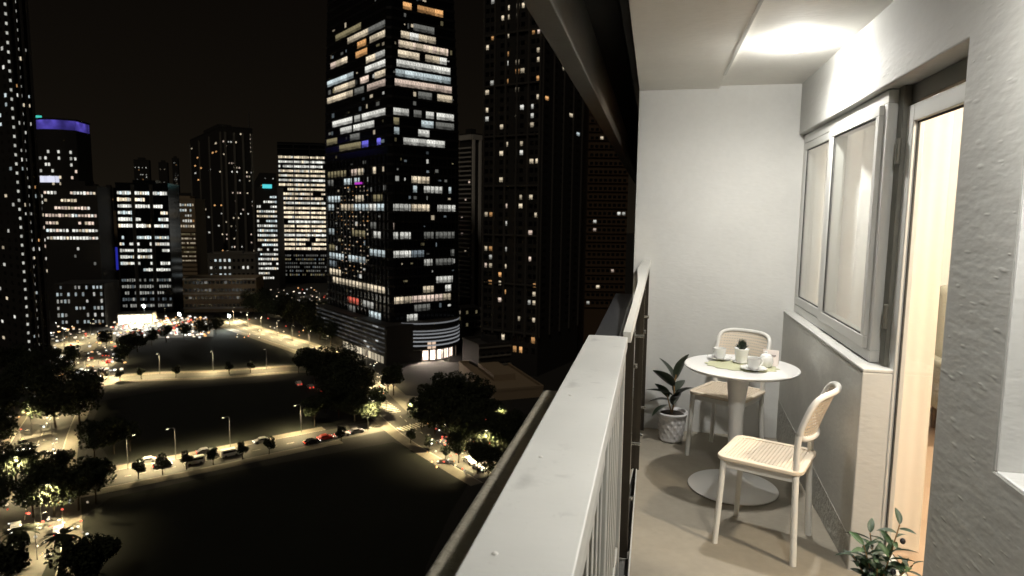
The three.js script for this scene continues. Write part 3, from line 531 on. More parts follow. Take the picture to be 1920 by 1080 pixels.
// windows of one face; lit ones glow, the others are dark panes set in the wall
function facade(root, f, face, o) {
  const len = face === 'R' ? f.a : f.b, n = o.n, lit = [], dark = [], each = o.each ? [] : null;
  let fl = 0;
  for (let y = o.y0; y + o.fh <= o.y1; y += o.fh, fl++) {
    const floorOn = rnd() < (o.floorP ?? 1), runTint = pick(o.tints); let run = rnd() < o.p;
    for (let k = 0; k < n; k++) {
      if (rnd() < (o.turn ?? 1)) run = rnd() < o.p;
      const u0 = (k + 0.5) / n * (len - 2 * (o.m ?? 0.6)) + (o.m ?? 0.6), w = (len - 2 * (o.m ?? 0.6)) / n * (o.ww ?? 0.7), v = y + o.fh * 0.52, h = o.fh * (o.wh ?? 0.5);
      if (o.skip && o.skip(k, fl)) continue;
      const on = o.fixed ? o.fixed(k, fl) : floorOn && run;
      if (on) {
        const t = TINT[rnd() < (o.mix ?? 0.35) ? pick(o.tints) : runTint], b = (o.gain ?? 0.8) * (0.35 + 0.75 * rnd()), ww = o.fixed ? w : w * rr(o.wmin ?? 0.75, 1);
        if (each) { const m = obj('window', paneGeos[fl % 5], paneMat(pick(o.paneTints ?? ['w', 'o', 'n', 'p', 'c']), Math.floor(rr(0, 2.4))), root); m.scale.set(ww, h, 1); if (face === 'R') m.position.set(u0, v, 0.03); else { m.position.set(-0.03, v, -u0); m.rotation.y = -PI / 2; } }
        else lit.push(colored(onFace(face, quad, u0, v, ww, h * (o.fixed ? 1 : rr(0.7, 1)), 0.06), t.map((c) => c * b)));
      } else if (o.dark) dark.push(onFace(face, quad, u0, v, w, h, 0.02));
    }
  }
  if (lit.length) obj('lit_window_rows', lit, C.lit, root, 'stuff');
  if (dark.length) obj('dark_window_rows', dark, C.blackPane, root, 'stuff');
}
function ribs(root, f, face, name, m, list, horizontal, thick, y0, y1, depth = 0.35) { // pilasters at positions u, or bands at heights
  const len = face === 'R' ? f.a : f.b;
  for (const q of list) obj(name, horizontal ? onFace(face, slab, len / 2, q, len - 0.02, thick, depth / 2 - 0.1) : onFace(face, slab, q, (y0 + y1) / 2, thick, y1 - y0, depth / 2 - 0.1), m, root);
}
function tower(label, o, wall, cat = 'tower', name = 'tower_block') {
  const f = frameOf(o), t = thing(name, label, cat, [f.C0[0], 0, f.C0[1]], f.phi);
  obj('walls', bx(0, 0, -f.b, f.a, f.h, 0), wall, t);
  if (o.roof !== 0) { obj('parapet', [bx(-0.15, f.h, -f.b - 0.15, f.a + 0.15, f.h + 1, -f.b + 0.4), bx(-0.15, f.h, -0.4, f.a + 0.15, f.h + 1, 0.15), bx(-0.15, f.h, -f.b + 0.401, 0.4, f.h + 1, -0.401), bx(f.a - 0.4, f.h, -f.b + 0.401, f.a + 0.15, f.h + 1, -0.401)], wall, t); obj('roof_plant_room', bx(f.a * 0.25, f.h, -f.b * 0.75, f.a * 0.7, f.h + (o.roof ?? 4), -f.b * 0.3), wall, t); }
  return [t, f];
}
const span = (a, b, n) => Array.from({ length: n }, (_, k) => a + (b - a) * k / (n - 1));

// --- main office tower on the corner of the park
{
  const o = { pxL: 611, pxC: 731, pxR: 861, D: 292, yaw: 50, h: 182 }, f = frameOf(o), FH = 4.14, H0 = 17.4;
  const t = thing('office_tower', 'tall dark glass office tower with bright lit floors, tapering upwards', 'tower', [f.C0[0], 0, f.C0[1]], f.phi);
  const cx = f.a / 2, cz = -f.b / 2, shrink = (h) => 1 - 0.10 * Math.max(0, (h - 92) / 90) ** 1.25;
  const nf = Math.floor((o.h - H0) / FH), nR = 8, nL = 9, ch = 1.6;
  const outline = (k, e = 0) => { const s = new THREE.Shape(), w = (f.a / 2) * k + e, d = (f.b / 2) * k + e; s.moveTo(-w + ch, d); s.lineTo(w - 0.5, d); s.lineTo(w, d - 0.5); s.lineTo(w, -d); s.lineTo(-w + 0.5, -d); s.lineTo(-w, -d + 0.5); s.lineTo(-w, d - ch); s.closePath(); return s; };
  const solid = (k, e, y, h) => { const g = new THREE.ExtrudeGeometry(outline(k, e), { depth: h, bevelEnabled: false }); g.rotateX(-PI / 2); g.scale(1, 1, -1); const ix = g.index; const p = g.attributes.position; for (let i = 0; i < p.count; i += 3) { for (const at of [p, g.attributes.normal, g.attributes.uv]) { const n = at.itemSize, A = at.array; for (let c = 0; c < n; c++) { const q = A[(i + 1) * n + c]; A[(i + 1) * n + c] = A[(i + 2) * n + c]; A[(i + 2) * n + c] = q; } } } g.translate(cx, y, cz); g.computeVertexNormals(); return g; };
  for (let k = 0; k < nf; k++) { const y = H0 + k * FH, sc = shrink(y + FH / 2); obj('glazing', solid(sc, -0.02, y, FH - 1.15), C.darkGlass, t); obj('spandrel', solid(sc, 0.12, y + FH - 1.149, 1.148), C.spandrel, t); }
  // lit offices and a few street reflections painted as lit panes, read floor by floor: height of the row at the corner in the photograph, then runs along the face
  const rowsR = ['5:760-777o', '5:788-838o', '28:779-820d', '47:755-822w', '66:752-842w', '83:750-845p', '101:749-790w', '101:801-842w', '119:746-848n', '137:744-848c', '155:742-850p', '172:786-812d', '172:822-850w', '214:739-768n', '214:777-792d', '214:800-815n', '214:820-852n', '231:739-750y', '231:791-814c', '231:818-852d', '249:740-750c', '249:785-806n', '267:757-800n', '267:800-834n', '329:772-805w', '347:774-782c', '347:795-829n', '347:841-847c', '381:732-770n', '381:772-805w', '381:820-854n', '416:732-739n', '433:732-746n', '433:750-770n', '433:795-813d', '433:817-852d', '470:733-770n', '470:771-795k', '470:845-852d', '488:795-811n', '488:817-850d', '522:818-849n', '540:793-813w', '540:835-847n', '558:738-771w', '558:772-814p', '558:814-845w', '578:776-806d', '594:762-783n', '612:817-827c'];
  const rowsL = ['22:629-678y', '30:684-729d', '45:652-692w', '45:693-735d', '63:671-688o', '63:695-728w', '80:620-652w', '80:668-690o', '101:688-724w', '118:613-664c', '118:686-728n', '136:628-667w', '136:677-693w', '136:704-725c', '154:613-663w', '154:690-725p', '154:666-684d', '214:625-662n', '214:666-677n', '214:680-724n', '231:640-661n', '231:664-703n', '249:612-634y', '249:658-676d', '267:638-678y', '267:680-692b', '267:708-715b', '310:613-650y', '310:660-682w', '310:699-708n', '329:611-627d', '329:645-660c', '329:665-675c', '364:612-640c', '364:667-682w', '364:699-717y', '381:612-628c', '381:640-663w', '381:663-720c', '416:695-705d', '433:614-626c', '433:660-684y', '433:699-714n', '468:613-627y', '468:692-722c', '486:652-684c', '497:616-643c', '508:616-629k', '523:615-637w', '548:621-720w', '580:650-672r', '580:678-700n', '600:690-712c', '600:650-664d'];  // lowest red and white runs paint street reflections as lit panes
  let used = {};
  const lay = (face, rows, n) => rows.forEach((r) => {
    const [, yc, x0, x1, tint] = r.match(/^(\d+):(\d+)-(\d+)(\w)$/), h = heightAt(o.pxC, +yc, o.D), k = Math.round((h - H0) / FH - 0.4), len = face === 'R' ? f.a : f.b;
    const u0 = f.hit(face, +x0) / len, u1 = f.hit(face, +x1) / len, y = H0 + k * FH + (FH - 1.15) / 2, sc = shrink(y);
    let b0 = Math.max(0.045, Math.min(u0, u1)), b1 = Math.min(0.965, Math.max(u0, u1)); const m = Math.max(1, Math.round((b1 - b0) * n)), w = (b1 - b0) * len / m;
    for (let q = 0; q < m; q++) {
      const uc = b0 * len + (q + 0.5) * w, lv = 'dkys'.includes(tint) ? 1 : Math.floor(rr(0.2, 2.9)), g = paneGeos[(k + q * 2) % 5];
      const p = obj('window', g, paneMat(rnd() < 0.1 && 'wnc'.includes(tint) ? pick(['w', 'n', 'p']) : tint, lv), t); p.scale.set((w - (q % 2 ? 0.08 : 0.2)) * sc, FH - 1.18, 1);
      if (face === 'R') p.position.set(cx + (uc - cx) * sc, y, cz + f.b / 2 * sc + 0.0); else { p.position.set(cx - f.a / 2 * sc - 0.0, y, cz + (-uc - cz) * sc); p.rotation.y = -PI / 2; }
    }
  });
  lay('R', rowsR, nR); lay('L', rowsL, nL);
  { const dim1 = []; // desk lamps and half lit rooms on the other floors
    for (let k = 1; k < nf; k++) for (const face of ['R', 'L']) { const len = face === 'R' ? f.a : f.b, n = face === 'R' ? 16 : 18, y = H0 + k * FH + (FH - 1.15) / 2, sc = shrink(y); for (let q = 1; q < n - 1; q++) if (rnd() < 0.13) { const uc = (q + rr(0.2, 0.8)) / n * len, g = quad.clone(); g.scale(len / n * rr(0.2, 0.9), rr(0.4, 2.2), 1); if (face === 'R') g.translate(cx + (uc - cx) * sc, y + rr(-0.3, 0.4), cz + f.b / 2 * sc + 0.012); else { g.rotateY(-PI / 2); g.translate(cx - f.a / 2 * sc - 0.012, y + rr(-0.3, 0.4), cz + (-uc - cz) * sc); } dim1.push(colored(g, dim(TINT[pick(['d', 'y', 'k', 'd', 'n', 'w'])], rr(0.1, 0.65)))); } }
    obj('dim_lit_windows', dim1, C.lit, t, 'stuff'); }
  // mullions on both faces, every floor height of the shaft that stays upright
  for (let k = 1; k < nR * 2; k++) obj('mullion', onFace('R', slab, f.a * k / (nR * 2), (H0 + 92) / 2, 0.09, 92 - H0, 0.06), C.spandrel, t);
  for (let k = 1; k < nL * 2; k++) obj('mullion', onFace('L', slab, f.b * k / (nL * 2), (H0 + 92) / 2, 0.09, 92 - H0, 0.06), C.spandrel, t);
  // reflections of the building opposite, painted on the left face as small glowing dots
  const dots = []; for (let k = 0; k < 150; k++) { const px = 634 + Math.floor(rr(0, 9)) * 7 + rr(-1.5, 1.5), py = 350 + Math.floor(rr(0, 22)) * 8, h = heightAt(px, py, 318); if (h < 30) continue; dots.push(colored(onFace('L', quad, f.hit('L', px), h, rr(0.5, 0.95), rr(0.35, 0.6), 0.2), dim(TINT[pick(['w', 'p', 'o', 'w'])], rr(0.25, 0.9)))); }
  obj('painted_reflection_dots', dots, C.lit, t, 'stuff');
  obj('painted_reflection_strip', onFace('L', slab, f.hit('L', 674), heightAt(674, 341, 305), 6.5, 0.9, 0.25), emit(0.55, 0.04, 0.6, 0.9), t);  // magenta reflection on the glass, painted as a glowing strip
  // podium: a louvred wing along the left street and a round drum of slats on the corner, the light on both painted as glow
  const pl = f.b * 1.02;
  obj('podium_wing', bx(-6, 0, -pl, f.a * 0.4, H0 - 0.02, 7.5), C.darkWall, t);
  for (let k = 0; k < 6; k++) { const y = 5.5 + k * 2.1; const lv = []; for (let q = 0; q < 26; q++) lv.push(colored(onFace('L', quad, -6 + (pl + 5) * (q + 0.5) / 26, y, (pl + 5) / 26 * 0.86, 0.75, 6.06), dim([0.035, 0.036, 0.036], rr(0.5, 2) * (rnd() < 0.06 ? 9 : 1)))); obj('louvre_band', lv, C.lit, t, 'stuff'); }
  const lobby = []; for (let q = 0; q < 14; q++) if (q !== 5) lobby.push(colored(onFace('L', quad, -5 + 44 * (q + 0.5) / 14, 2.1, 2.6, 3.2, 6.05), dim([0.9, 0.78, 0.56], rr(0.25, 1.1)))); obj('lobby_windows', lobby, C.lit, t, 'stuff');
  const R = 19, dc = [f.a * 0.52, -7.5];
  const arc = (r, y, h, a0, a1, n = 40) => { const g = new THREE.CylinderGeometry(r, r, h, n, 1, true, a0, a1 - a0); g.translate(dc[0], y + h / 2, dc[1]); return g; };
  const A0 = -0.95, A1 = 1.02;
  obj('podium_drum', (() => { const g = new THREE.CylinderGeometry(R - 0.4, R - 0.4, H0 - 5.4, 48, 1, false); g.translate(dc[0], 5.2 + (H0 - 5.4) / 2, dc[1]); return g; })(), C.darkWall, t);
  [[7.0, 0.26], [8.9, 0.27], [10.6, 0.26], [12.2, 0.23], [13.6, 0.19], [17.0, 0.17]].forEach(([y, k]) => obj('slat', arc(R, y, 0.62, A0, A1), emit(k * 0.92, k * 0.95, k, 1), t));
  obj('slat', arc(R + 0.02, 5.2, 0.35, A0, A1), C.greyWall, t);
  for (const [a, y] of [[-0.28, 5.9], [-0.17, 5.9], [-0.28, 7.8], [-0.17, 7.8]]) obj('window', arc(R + 0.06, y, 1.1, a - 0.045, a + 0.045, 3), emit(1, 0.72, 0.52, 0.8), t);
  for (let k = 0; k < 7; k++) { const a = -0.55 + k * 0.19; obj('lobby_window', arc(R - 2.2, 0.3, 4.4, a - 0.08, a + 0.08, 4), emit(1, 0.80, 0.66, [2.6, 1.8, 3, 2.8, 1.4, 2.4, 1.6][k]), t); obj('column', rod([dc[0] + (R - 0.8) * Math.sin(a + 0.095), 0, dc[1] + (R - 0.8) * Math.cos(a + 0.095)], [dc[0] + (R - 0.8) * Math.sin(a + 0.095), 5.2, dc[1] + (R - 0.8) * Math.cos(a + 0.095)], 0.35), C.greyWall, t); }
  obj('lobby_core', (() => { const g = new THREE.CylinderGeometry(R - 2.6, R - 2.6, 5.1, 32); g.translate(dc[0], 2.55, dc[1]); return g; })(), C.greyWall, t);
  const w = Math.cos(f.phi), q = Math.sin(f.phi), wx = (x, z) => [f.C0[0] + w * x + q * z, f.C0[1] - q * x + w * z];
  for (const a of [-0.4, 0.1]) { const [x, z] = wx(dc[0] + (R - 1.2) * Math.sin(a), dc[1] + (R - 1.2) * Math.cos(a)); const l = new THREE.SpotLight(new THREE.Color(1, 0.82, 0.66), 1500, 0, 1.15, 0.7), [gx, gz] = wx(dc[0] + (R + 5) * Math.sin(a), dc[1] + (R + 5) * Math.cos(a)); scene.add(l.target); l.target.position.set(gx, 0, gz); l.name = 'lobby_light'; l.position.set(x, 3.9, z); l.castShadow = true; l.shadow.radius = 20; scene.add(l); }
  const [lx, lz] = wx(-8.5, -14); const l2 = new THREE.PointLight(new THREE.Color(1, 0.84, 0.6), 110); l2.name = 'lobby_light'; l2.position.set(lx, 3.2, lz); l2.castShadow = true; l2.shadow.radius = 20; scene.add(l2);
}
// --- towers on the right
{ // gridded residential tower
  const [t, f] = tower('broad dark residential tower with a grid of pilasters, behind the railing', { pxL: 905, pxC: 1012, pxR: 1088, D: 262, yaw: 72, h: 190 }, C.darkWall);
  ribs(t, f, 'L', 'pilaster', C.pilaster, span(0.5, f.b - 0.5, 6), false, 0.8, 16, 190, 0.9);
  ribs(t, f, 'L', 'floor_band', C.pilaster, span(17.5, 178, 9), true, 0.7, 0, 0, 0.7);
  ribs(t, f, 'R', 'pilaster', C.pilaster, span(0.6, f.a - 0.6, 5), false, 0.6, 16, 190, 0.5);
  facade(t, f, 'L', { y0: 18, y1: 186, fh: 3.55, n: 11, p: 0.27, ww: 0.72, wh: 0.5, tints: ['w', 'o', 'n'], each: true, dark: true, wmin: 0.55, paneTints: ['w', 'w', 'o', 'o', 'p', 'n', 'w'], skip: (k) => [2, 5, 8].includes(k) });
  facade(t, f, 'R', { y0: 18, y1: 186, fh: 3.55, n: 5, p: 0.04, ww: 0.4, wh: 0.4, tints: ['w', 'o', 'n'], each: true, dark: true });
  facade(t, f, 'L', { y0: 8, y1: 18, fh: 4.6, n: 9, p: 0.3, ww: 0.6, wh: 0.55, tints: ['w', 'o'], each: true, paneTints: ['w', 'o'], dark: true });
}
{ // brownish tower further right
  const [t, f] = tower('brown faced tower with small dark windows, farthest right beside the railing', { pxL: 1088, pxC: 1100, pxR: 1176, D: 330, yaw: 12, h: 128 }, C.brownWall);
  facade(t, f, 'R', { y0: 20, y1: 124, fh: 4.1, n: 8, p: 0.05, ww: 0.66, wh: 0.36, tints: ['w', 'o', 'n'], each: true, paneTints: ['w', 'p', 'n'], dark: true });
  ribs(t, f, 'R', 'floor_band', C.brownWall, span(20, 124, 26), true, 0.35, 0, 0, 0.5);
}
{ // slim striped tower
  const [t, f] = tower('slim pale framed tower with stacked balconies, right of the office tower', { pxL: 862, pxC: 884, pxR: 904, D: 410, yaw: 58, pyTop: 252 }, C.darkWall);
  ribs(t, f, 'L', 'balcony', C.paleWall, span(14, f.h - 8, 34), true, 0.8, 0, 0, 1.6);
  ribs(t, f, 'R', 'pale_fin', S(0.8, 0.77, 0.72), [f.a * 0.12, f.a * 0.72], false, f.a * 0.2, 6, f.h - 1, 0.9);
  obj('crown_frame', [onFace('R', slab, f.a / 2, f.h - 1.5, f.a, 3, 0.4), onFace('L', slab, f.b / 2, f.h - 1.5, f.b, 3, 0.4)], C.paleWall, t);
  facade(t, f, 'L', { y0: 12, y1: f.h - 10, fh: 3.6, n: 3, p: 0.12, ww: 0.5, wh: 0.35, tints: ['w', 'n', 'p'] });
}
{ const [t, f] = tower('small pale arcaded building at the foot of the slim tower', { pxL: 850, pxC: 866, pxR: 905, D: 372, yaw: 40, pyTop: 578, roof: 0 }, C.paleWall, 'building', 'low_building'); facade(t, f, 'R', { y0: 0.5, y1: f.h, fh: 3.6, n: 6, p: 0.25, ww: 0.7, wh: 0.6, tints: ['w', 'y'], dark: true, gain: 0.5 }); facade(t, f, 'L', { y0: 0.5, y1: f.h, fh: 3.6, n: 4, p: 0.25, ww: 0.7, wh: 0.6, tints: ['w', 'y'], dark: true, gain: 0.5 }); }
{ // low dark block by the corner
  const [t, f] = tower('low flat roofed block with beige side wall, near the railing', { pxL: 862, pxC: 928, pxR: 1024, D: 226, yaw: 32, pyTop: 735, roof: 2.5 }, C.beigeWall, 'building', 'low_building');
  facade(t, f, 'L', { y0: 0.5, y1: f.h - 1, fh: 5, n: 5, p: 0.15, ww: 0.7, wh: 0.7, tints: ['d', 'y'], dark: true, gain: 0.5 });
}
{ const [t, f] = tower('dark stepped podium building between the drum and the residential tower', { pxL: 868, pxC: 900, pxR: 1010, D: 262, yaw: 40, pyTop: 650, roof: 3 }, C.darkWall, 'building', 'low_building'); facade(t, f, 'R', { y0: 2, y1: f.h, fh: 4, n: 9, p: 0.12, ww: 0.6, wh: 0.5, tints: ['w', 'd'], dark: true, gain: 0.6 }); ribs(t, f, 'R', 'floor_band', C.greyWall, span(4, f.h - 0.6, 3), true, 0.6, 0, 0, 0.5); }

// --- towers on the left and centre
{ // dotted tower at the left edge
  const [t, f] = tower('dark tower at the left edge with a column of dotted lights', { pxL: -60, pxC: 34, pxR: 78, D: 330, yaw: 66, h: 205 }, C.darkWall);
  facade(t, f, 'R', { y0: 8, y1: 200, fh: 3.6, n: 1, p: 1, m: f.a * 0.02, ww: 0.04, wh: 0.3, tints: ['n'], gain: 0.55, wmin: 1, fixed: () => true });
  const cell = []; for (let y = 8; y < 200; y += 3.6) cell.push(colored(onFace('R', quad, f.a * 0.1, y, 1.2, 1.1, 0.07), dim([0.5, 0.5, 0.45], rr(0.7, 1.2)))); obj('stair_lights', cell, C.lit, t, 'stuff');
  facade(t, f, 'R', { y0: 8, y1: 165, fh: 3.6, n: 6, p: 0.22, ww: 0.42, wh: 0.4, m: f.a * 0.14, tints: ['w', 'c', 'n', 'n', 'o'], gain: 0.9, dark: true });
  facade(t, f, 'L', { y0: 8, y1: 200, fh: 3.6, n: 8, p: 0.2, ww: 0.36, wh: 0.42, tints: ['w', 'c', 'n', 'n'], gain: 0.9, dark: true });
  ribs(t, f, 'R', 'pilaster', C.darkWall, span(f.a * 0.16, f.a - 0.4, 4), false, 0.7, 0, 204, 1);
}
{ // crowned tower
  const o = { pxL: 70, pxC: 76, pxR: 152, D: 520, yaw: 22, pyTop: 240 }, f = frameOf(o);
  const t = thing('crowned_tower', 'tower with rounded front and glowing violet blue crown', 'tower', [f.C0[0], 0, f.C0[1]], f.phi);
  const bow = (y0, y1, e) => { const s = new THREE.Shape(); s.moveTo(-e, 20); s.lineTo(-e, 0); for (let k = 0; k <= 20; k++) { const u = k / 20; s.lineTo(f.a * u + (u - 0.5) * 2 * e, -(7 * Math.sin(PI * (0.12 + 0.76 * u)) - 2.6) - e); } s.lineTo(f.a + e, 20); s.closePath(); const g = new THREE.ExtrudeGeometry(s, { depth: y1 - y0, bevelEnabled: false, curveSegments: 20 }); g.rotateX(-PI / 2); g.translate(0, y0, 0); return g; };
  obj('shaft', bow(0, f.h - 1, 0), C.darkWall, t);
  const top = heightAt(76, 221, 520);
  obj('lit_crown', bow(f.h - 0.98, top - 1.5, -0.6), new THREE.MeshStandardMaterial({ color: 0x111111, emissive: new THREE.Color(0.16, 0.12, 0.78), emissiveIntensity: 1.1, emissiveMap: tex(256, (k, i, j) => [0.25 + 0.9 * nC[(j * 2) * 512 + i * 2] ** 1.5], 1 / 26, true) }), t); obj('crown_cap', bow(top - 1.48, top - 0.4, 0.2), C.darkWall, t);
  obj('crown_sign', bx(-0.5, top - 0.38, 1.5, f.a * 0.22, top + 1, 2.1), emit(0.08, 0.75, 0.62, 0.8), t);
  const z = (u) => 7 * Math.sin(PI * (0.12 + 0.76 * u)) - 2.3, lit = [];
  for (let y = 10; y < f.h - 6; y += 4) { const on = rnd() < 0.7; for (let k = 0; k < 12; k++) if (on && rnd() < 0.34) { const u = (k + 0.5) / 12, g = quad.clone(); g.scale(f.a / 12 * 0.62, 1.8, 1); g.translate(f.a * u, y, z(u) + 0.05); lit.push(colored(g, dim(TINT[pick(['w', 'n', 'n', 'p'])], rr(0.3, 0.95)))); } }
  obj('lit_window_rows', lit, C.lit, t, 'stuff');
  const yb = heightAt(100, 337, 520); obj('bright_floor_windows', (() => { const g = []; for (let k = 0; k < 6; k++) { const u = 0.06 + k * 0.1, q = quad.clone(); q.scale(f.a * 0.095, 4, 1); q.translate(f.a * u, yb, z(u) + 0.25); g.push(colored(q, dim([0.8, 0.82, 1], rr(0.8, 1.1)))); } return g; })(), C.lit, t, 'stuff');
}
{ // wide dark office with window rows, and its white gridded base
  const [t, f] = tower('wide dark office block with a few bright window rows', { pxL: 70, pxC: 82, pxR: 184, D: 470, yaw: 25, pyTop: 350 }, C.darkWall, 'office block', 'office_block');
  facade(t, f, 'R', { y0: f.h - 32, y1: f.h, fh: 4.4, n: 16, p: 0.65, floorP: 0.92, turn: 0.3, ww: 0.86, wh: 0.42, tints: ['n', 'w', 'c', 'p'], gain: 1.2 });
  facade(t, f, 'R', { y0: 14, y1: f.h - 32, fh: 4.4, n: 16, p: 0.05, ww: 0.7, wh: 0.4, tints: ['n', 'd'], gain: 0.6 });
}
{ const [t, f] = tower('low office with white gridded windows at the foot of the dark block', { pxL: 86, pxC: 92, pxR: 187, D: 440, yaw: 25, pyTop: 533, roof: 0 }, C.darkWall, 'office block', 'office_block'); facade(t, f, 'R', { y0: 1, y1: f.h, fh: 3.9, n: 13, p: 0.62, ww: 0.62, wh: 0.55, tints: ['n', 'c', 'n'], gain: 0.55, skip: (k) => k % 5 === 4 }); }
{ // narrow amber stair tower with a blue side
  const [t, f] = tower('narrow block with stacked amber windows and blue lit flank', { pxL: 180, pxC: 206, pxR: 218, D: 505, yaw: 62, pyTop: 395, roof: 0 }, C.beigeWall, 'office block', 'office_block');
  facade(t, f, 'L', { y0: 16, y1: f.h - 1, fh: 5.2, n: 3, p: 0.75, turn: 0.2, ww: 0.94, wh: 0.5, tints: ['w', 'w', 'p'], gain: 0.9 });
  obj('blue_glow_sheet', onFace('R', quad, f.a / 2, heightAt(212, 485, 505), f.a * 0.8, 15, 0.1), emit(0.05, 0.06, 0.8, 0.35), t);  // blue light on the flank painted as a glowing sheet
}
{ // bright white office
  const [t, f] = tower('office block with many bright white windows above the glowing plaza', { pxL: 212, pxC: 219, pxR: 317, D: 480, yaw: 24, pyTop: 345, roof: 3 }, C.darkGlass, 'office block', 'office_block');
  const gapc = (k) => k === 6 || k === 13;
  facade(t, f, 'R', { y0: f.h - 28, y1: f.h, fh: 4.1, n: 20, p: 0.8, turn: 0.25, floorP: 0.95, ww: 0.96, wh: 0.56, tints: ['n', 'c', 'w', 'n'], gain: 1.4, skip: gapc });
  facade(t, f, 'R', { y0: 26, y1: f.h - 28, fh: 4.1, n: 20, p: 0.68, turn: 0.3, floorP: 0.9, ww: 0.96, wh: 0.5, tints: ['n', 'c', 'n', 'w'], gain: 1.15, skip: gapc });
  facade(t, f, 'R', { y0: 3, y1: 26, fh: 4.1, n: 20, p: 0.75, turn: 0.4, ww: 0.8, wh: 0.5, tints: ['n', 'k', 'n'], gain: 0.4, skip: gapc });
  ribs(t, f, 'R', 'pilaster', C.darkWall, [f.a * 0.325, f.a * 0.675], false, 2, 0, f.h, 0.8);
}
{ const [t, f] = tower('amber louvred mid rise beside the bright white office', { pxL: 314, pxC: 317, pxR: 366, D: 560, yaw: 20, pyTop: 374, roof: 3 }, C.beigeWall, 'office block', 'office_block'); facade(t, f, 'R', { y0: f.h - 22, y1: f.h, fh: 4, n: 10, p: 0.8, ww: 0.7, wh: 0.5, tints: ['w', 'o', 'n', 'c'], gain: 0.7 }); facade(t, f, 'R', { y0: 26, y1: f.h - 22, fh: 3.4, n: 14, p: 0.9, ww: 0.9, wh: 0.4, tints: ['y', 'y', 'w'], gain: 0.45, mix: 0.1 }); ribs(t, f, 'R', 'floor_band', C.beigeWall, span(14, f.h - 24, 12), true, 0.8, 0, 0, 0.6); }
{ // dark residential tower
  const [t, f] = tower('dark slim residential tower left of the bright office', { pxL: 362, pxC: 420, pxR: 478, D: 600, yaw: 48, pyTop: 238, roof: 7 }, C.darkWall);
  facade(t, f, 'L', { y0: 20, y1: f.h - 3, fh: 3.5, n: 10, p: 0.07, ww: 0.6, wh: 0.4, tints: ['w', 'n', 'o'], gain: 0.9 }); facade(t, f, 'R', { y0: 20, y1: f.h - 3, fh: 3.5, n: 12, p: 0.16, ww: 0.5, wh: 0.4, tints: ['w', 'n', 'p'], gain: 0.9 });
  ribs(t, f, 'L', 'pilaster', C.greyWall, span(1, f.b - 1, 4), false, 1.6, 0, f.h - 4, 1.2); ribs(t, f, 'R', 'pilaster', C.greyWall, span(3, f.a - 1, 4), false, 1.6, 0, f.h - 4, 1.2);
  const m = heightAt(472, 222, 600); obj('mast', rod([f.a - 2, f.h, -2], [f.a - 2, m + 6, -2], 0.5, 0.25), C.steel, t);
}
{ const [t, f] = tower('pale low car park block below the slim residential tower', { pxL: 330, pxC: 337, pxR: 476, D: 470, yaw: 22, pyTop: 522, roof: 0 }, C.beigeWall, 'building', 'low_building'); ribs(t, f, 'R', 'floor_band', C.paleWall, span(3, f.h - 0.6, 3), true, 1.1, 0, 0, 0.5); facade(t, f, 'R', { y0: 2, y1: f.h, fh: 5, n: 18, p: 0.05, ww: 0.8, wh: 0.4, tints: ['d'], dark: true }); }
{ const [t, f] = tower('dark mid rise with white lamps behind the pale low block', { pxL: 372, pxC: 386, pxR: 476, D: 540, yaw: 28, pyTop: 478, roof: 2 }, C.greyWall, 'building', 'low_building'); facade(t, f, 'R', { y0: 4, y1: f.h - 1, fh: 5.5, n: 10, p: 0.45, ww: 0.5, wh: 0.4, tints: ['c', 'n'], gain: 0.9, dark: true }); }
{ const [t, f] = tower('narrow office with white window rows below a turquoise sign', { pxL: 476, pxC: 480, pxR: 521, D: 590, yaw: 20, pyTop: 352, roof: 2 }, C.darkWall, 'office block', 'office_block'); facade(t, f, 'R', { y0: 8, y1: f.h - 3, fh: 4, n: 9, p: 0.8, turn: 0.4, floorP: 0.97, ww: 0.88, wh: 0.5, tints: ['c', 'n', 'n', 'w'], gain: 1.1 }); obj('rooftop_sign', onFace('R', slab, f.a * 0.55, f.h + 1.3, f.a * 0.42, 3.2, 0.3), emit(0.1, 0.72, 0.78, 0.95), t); }
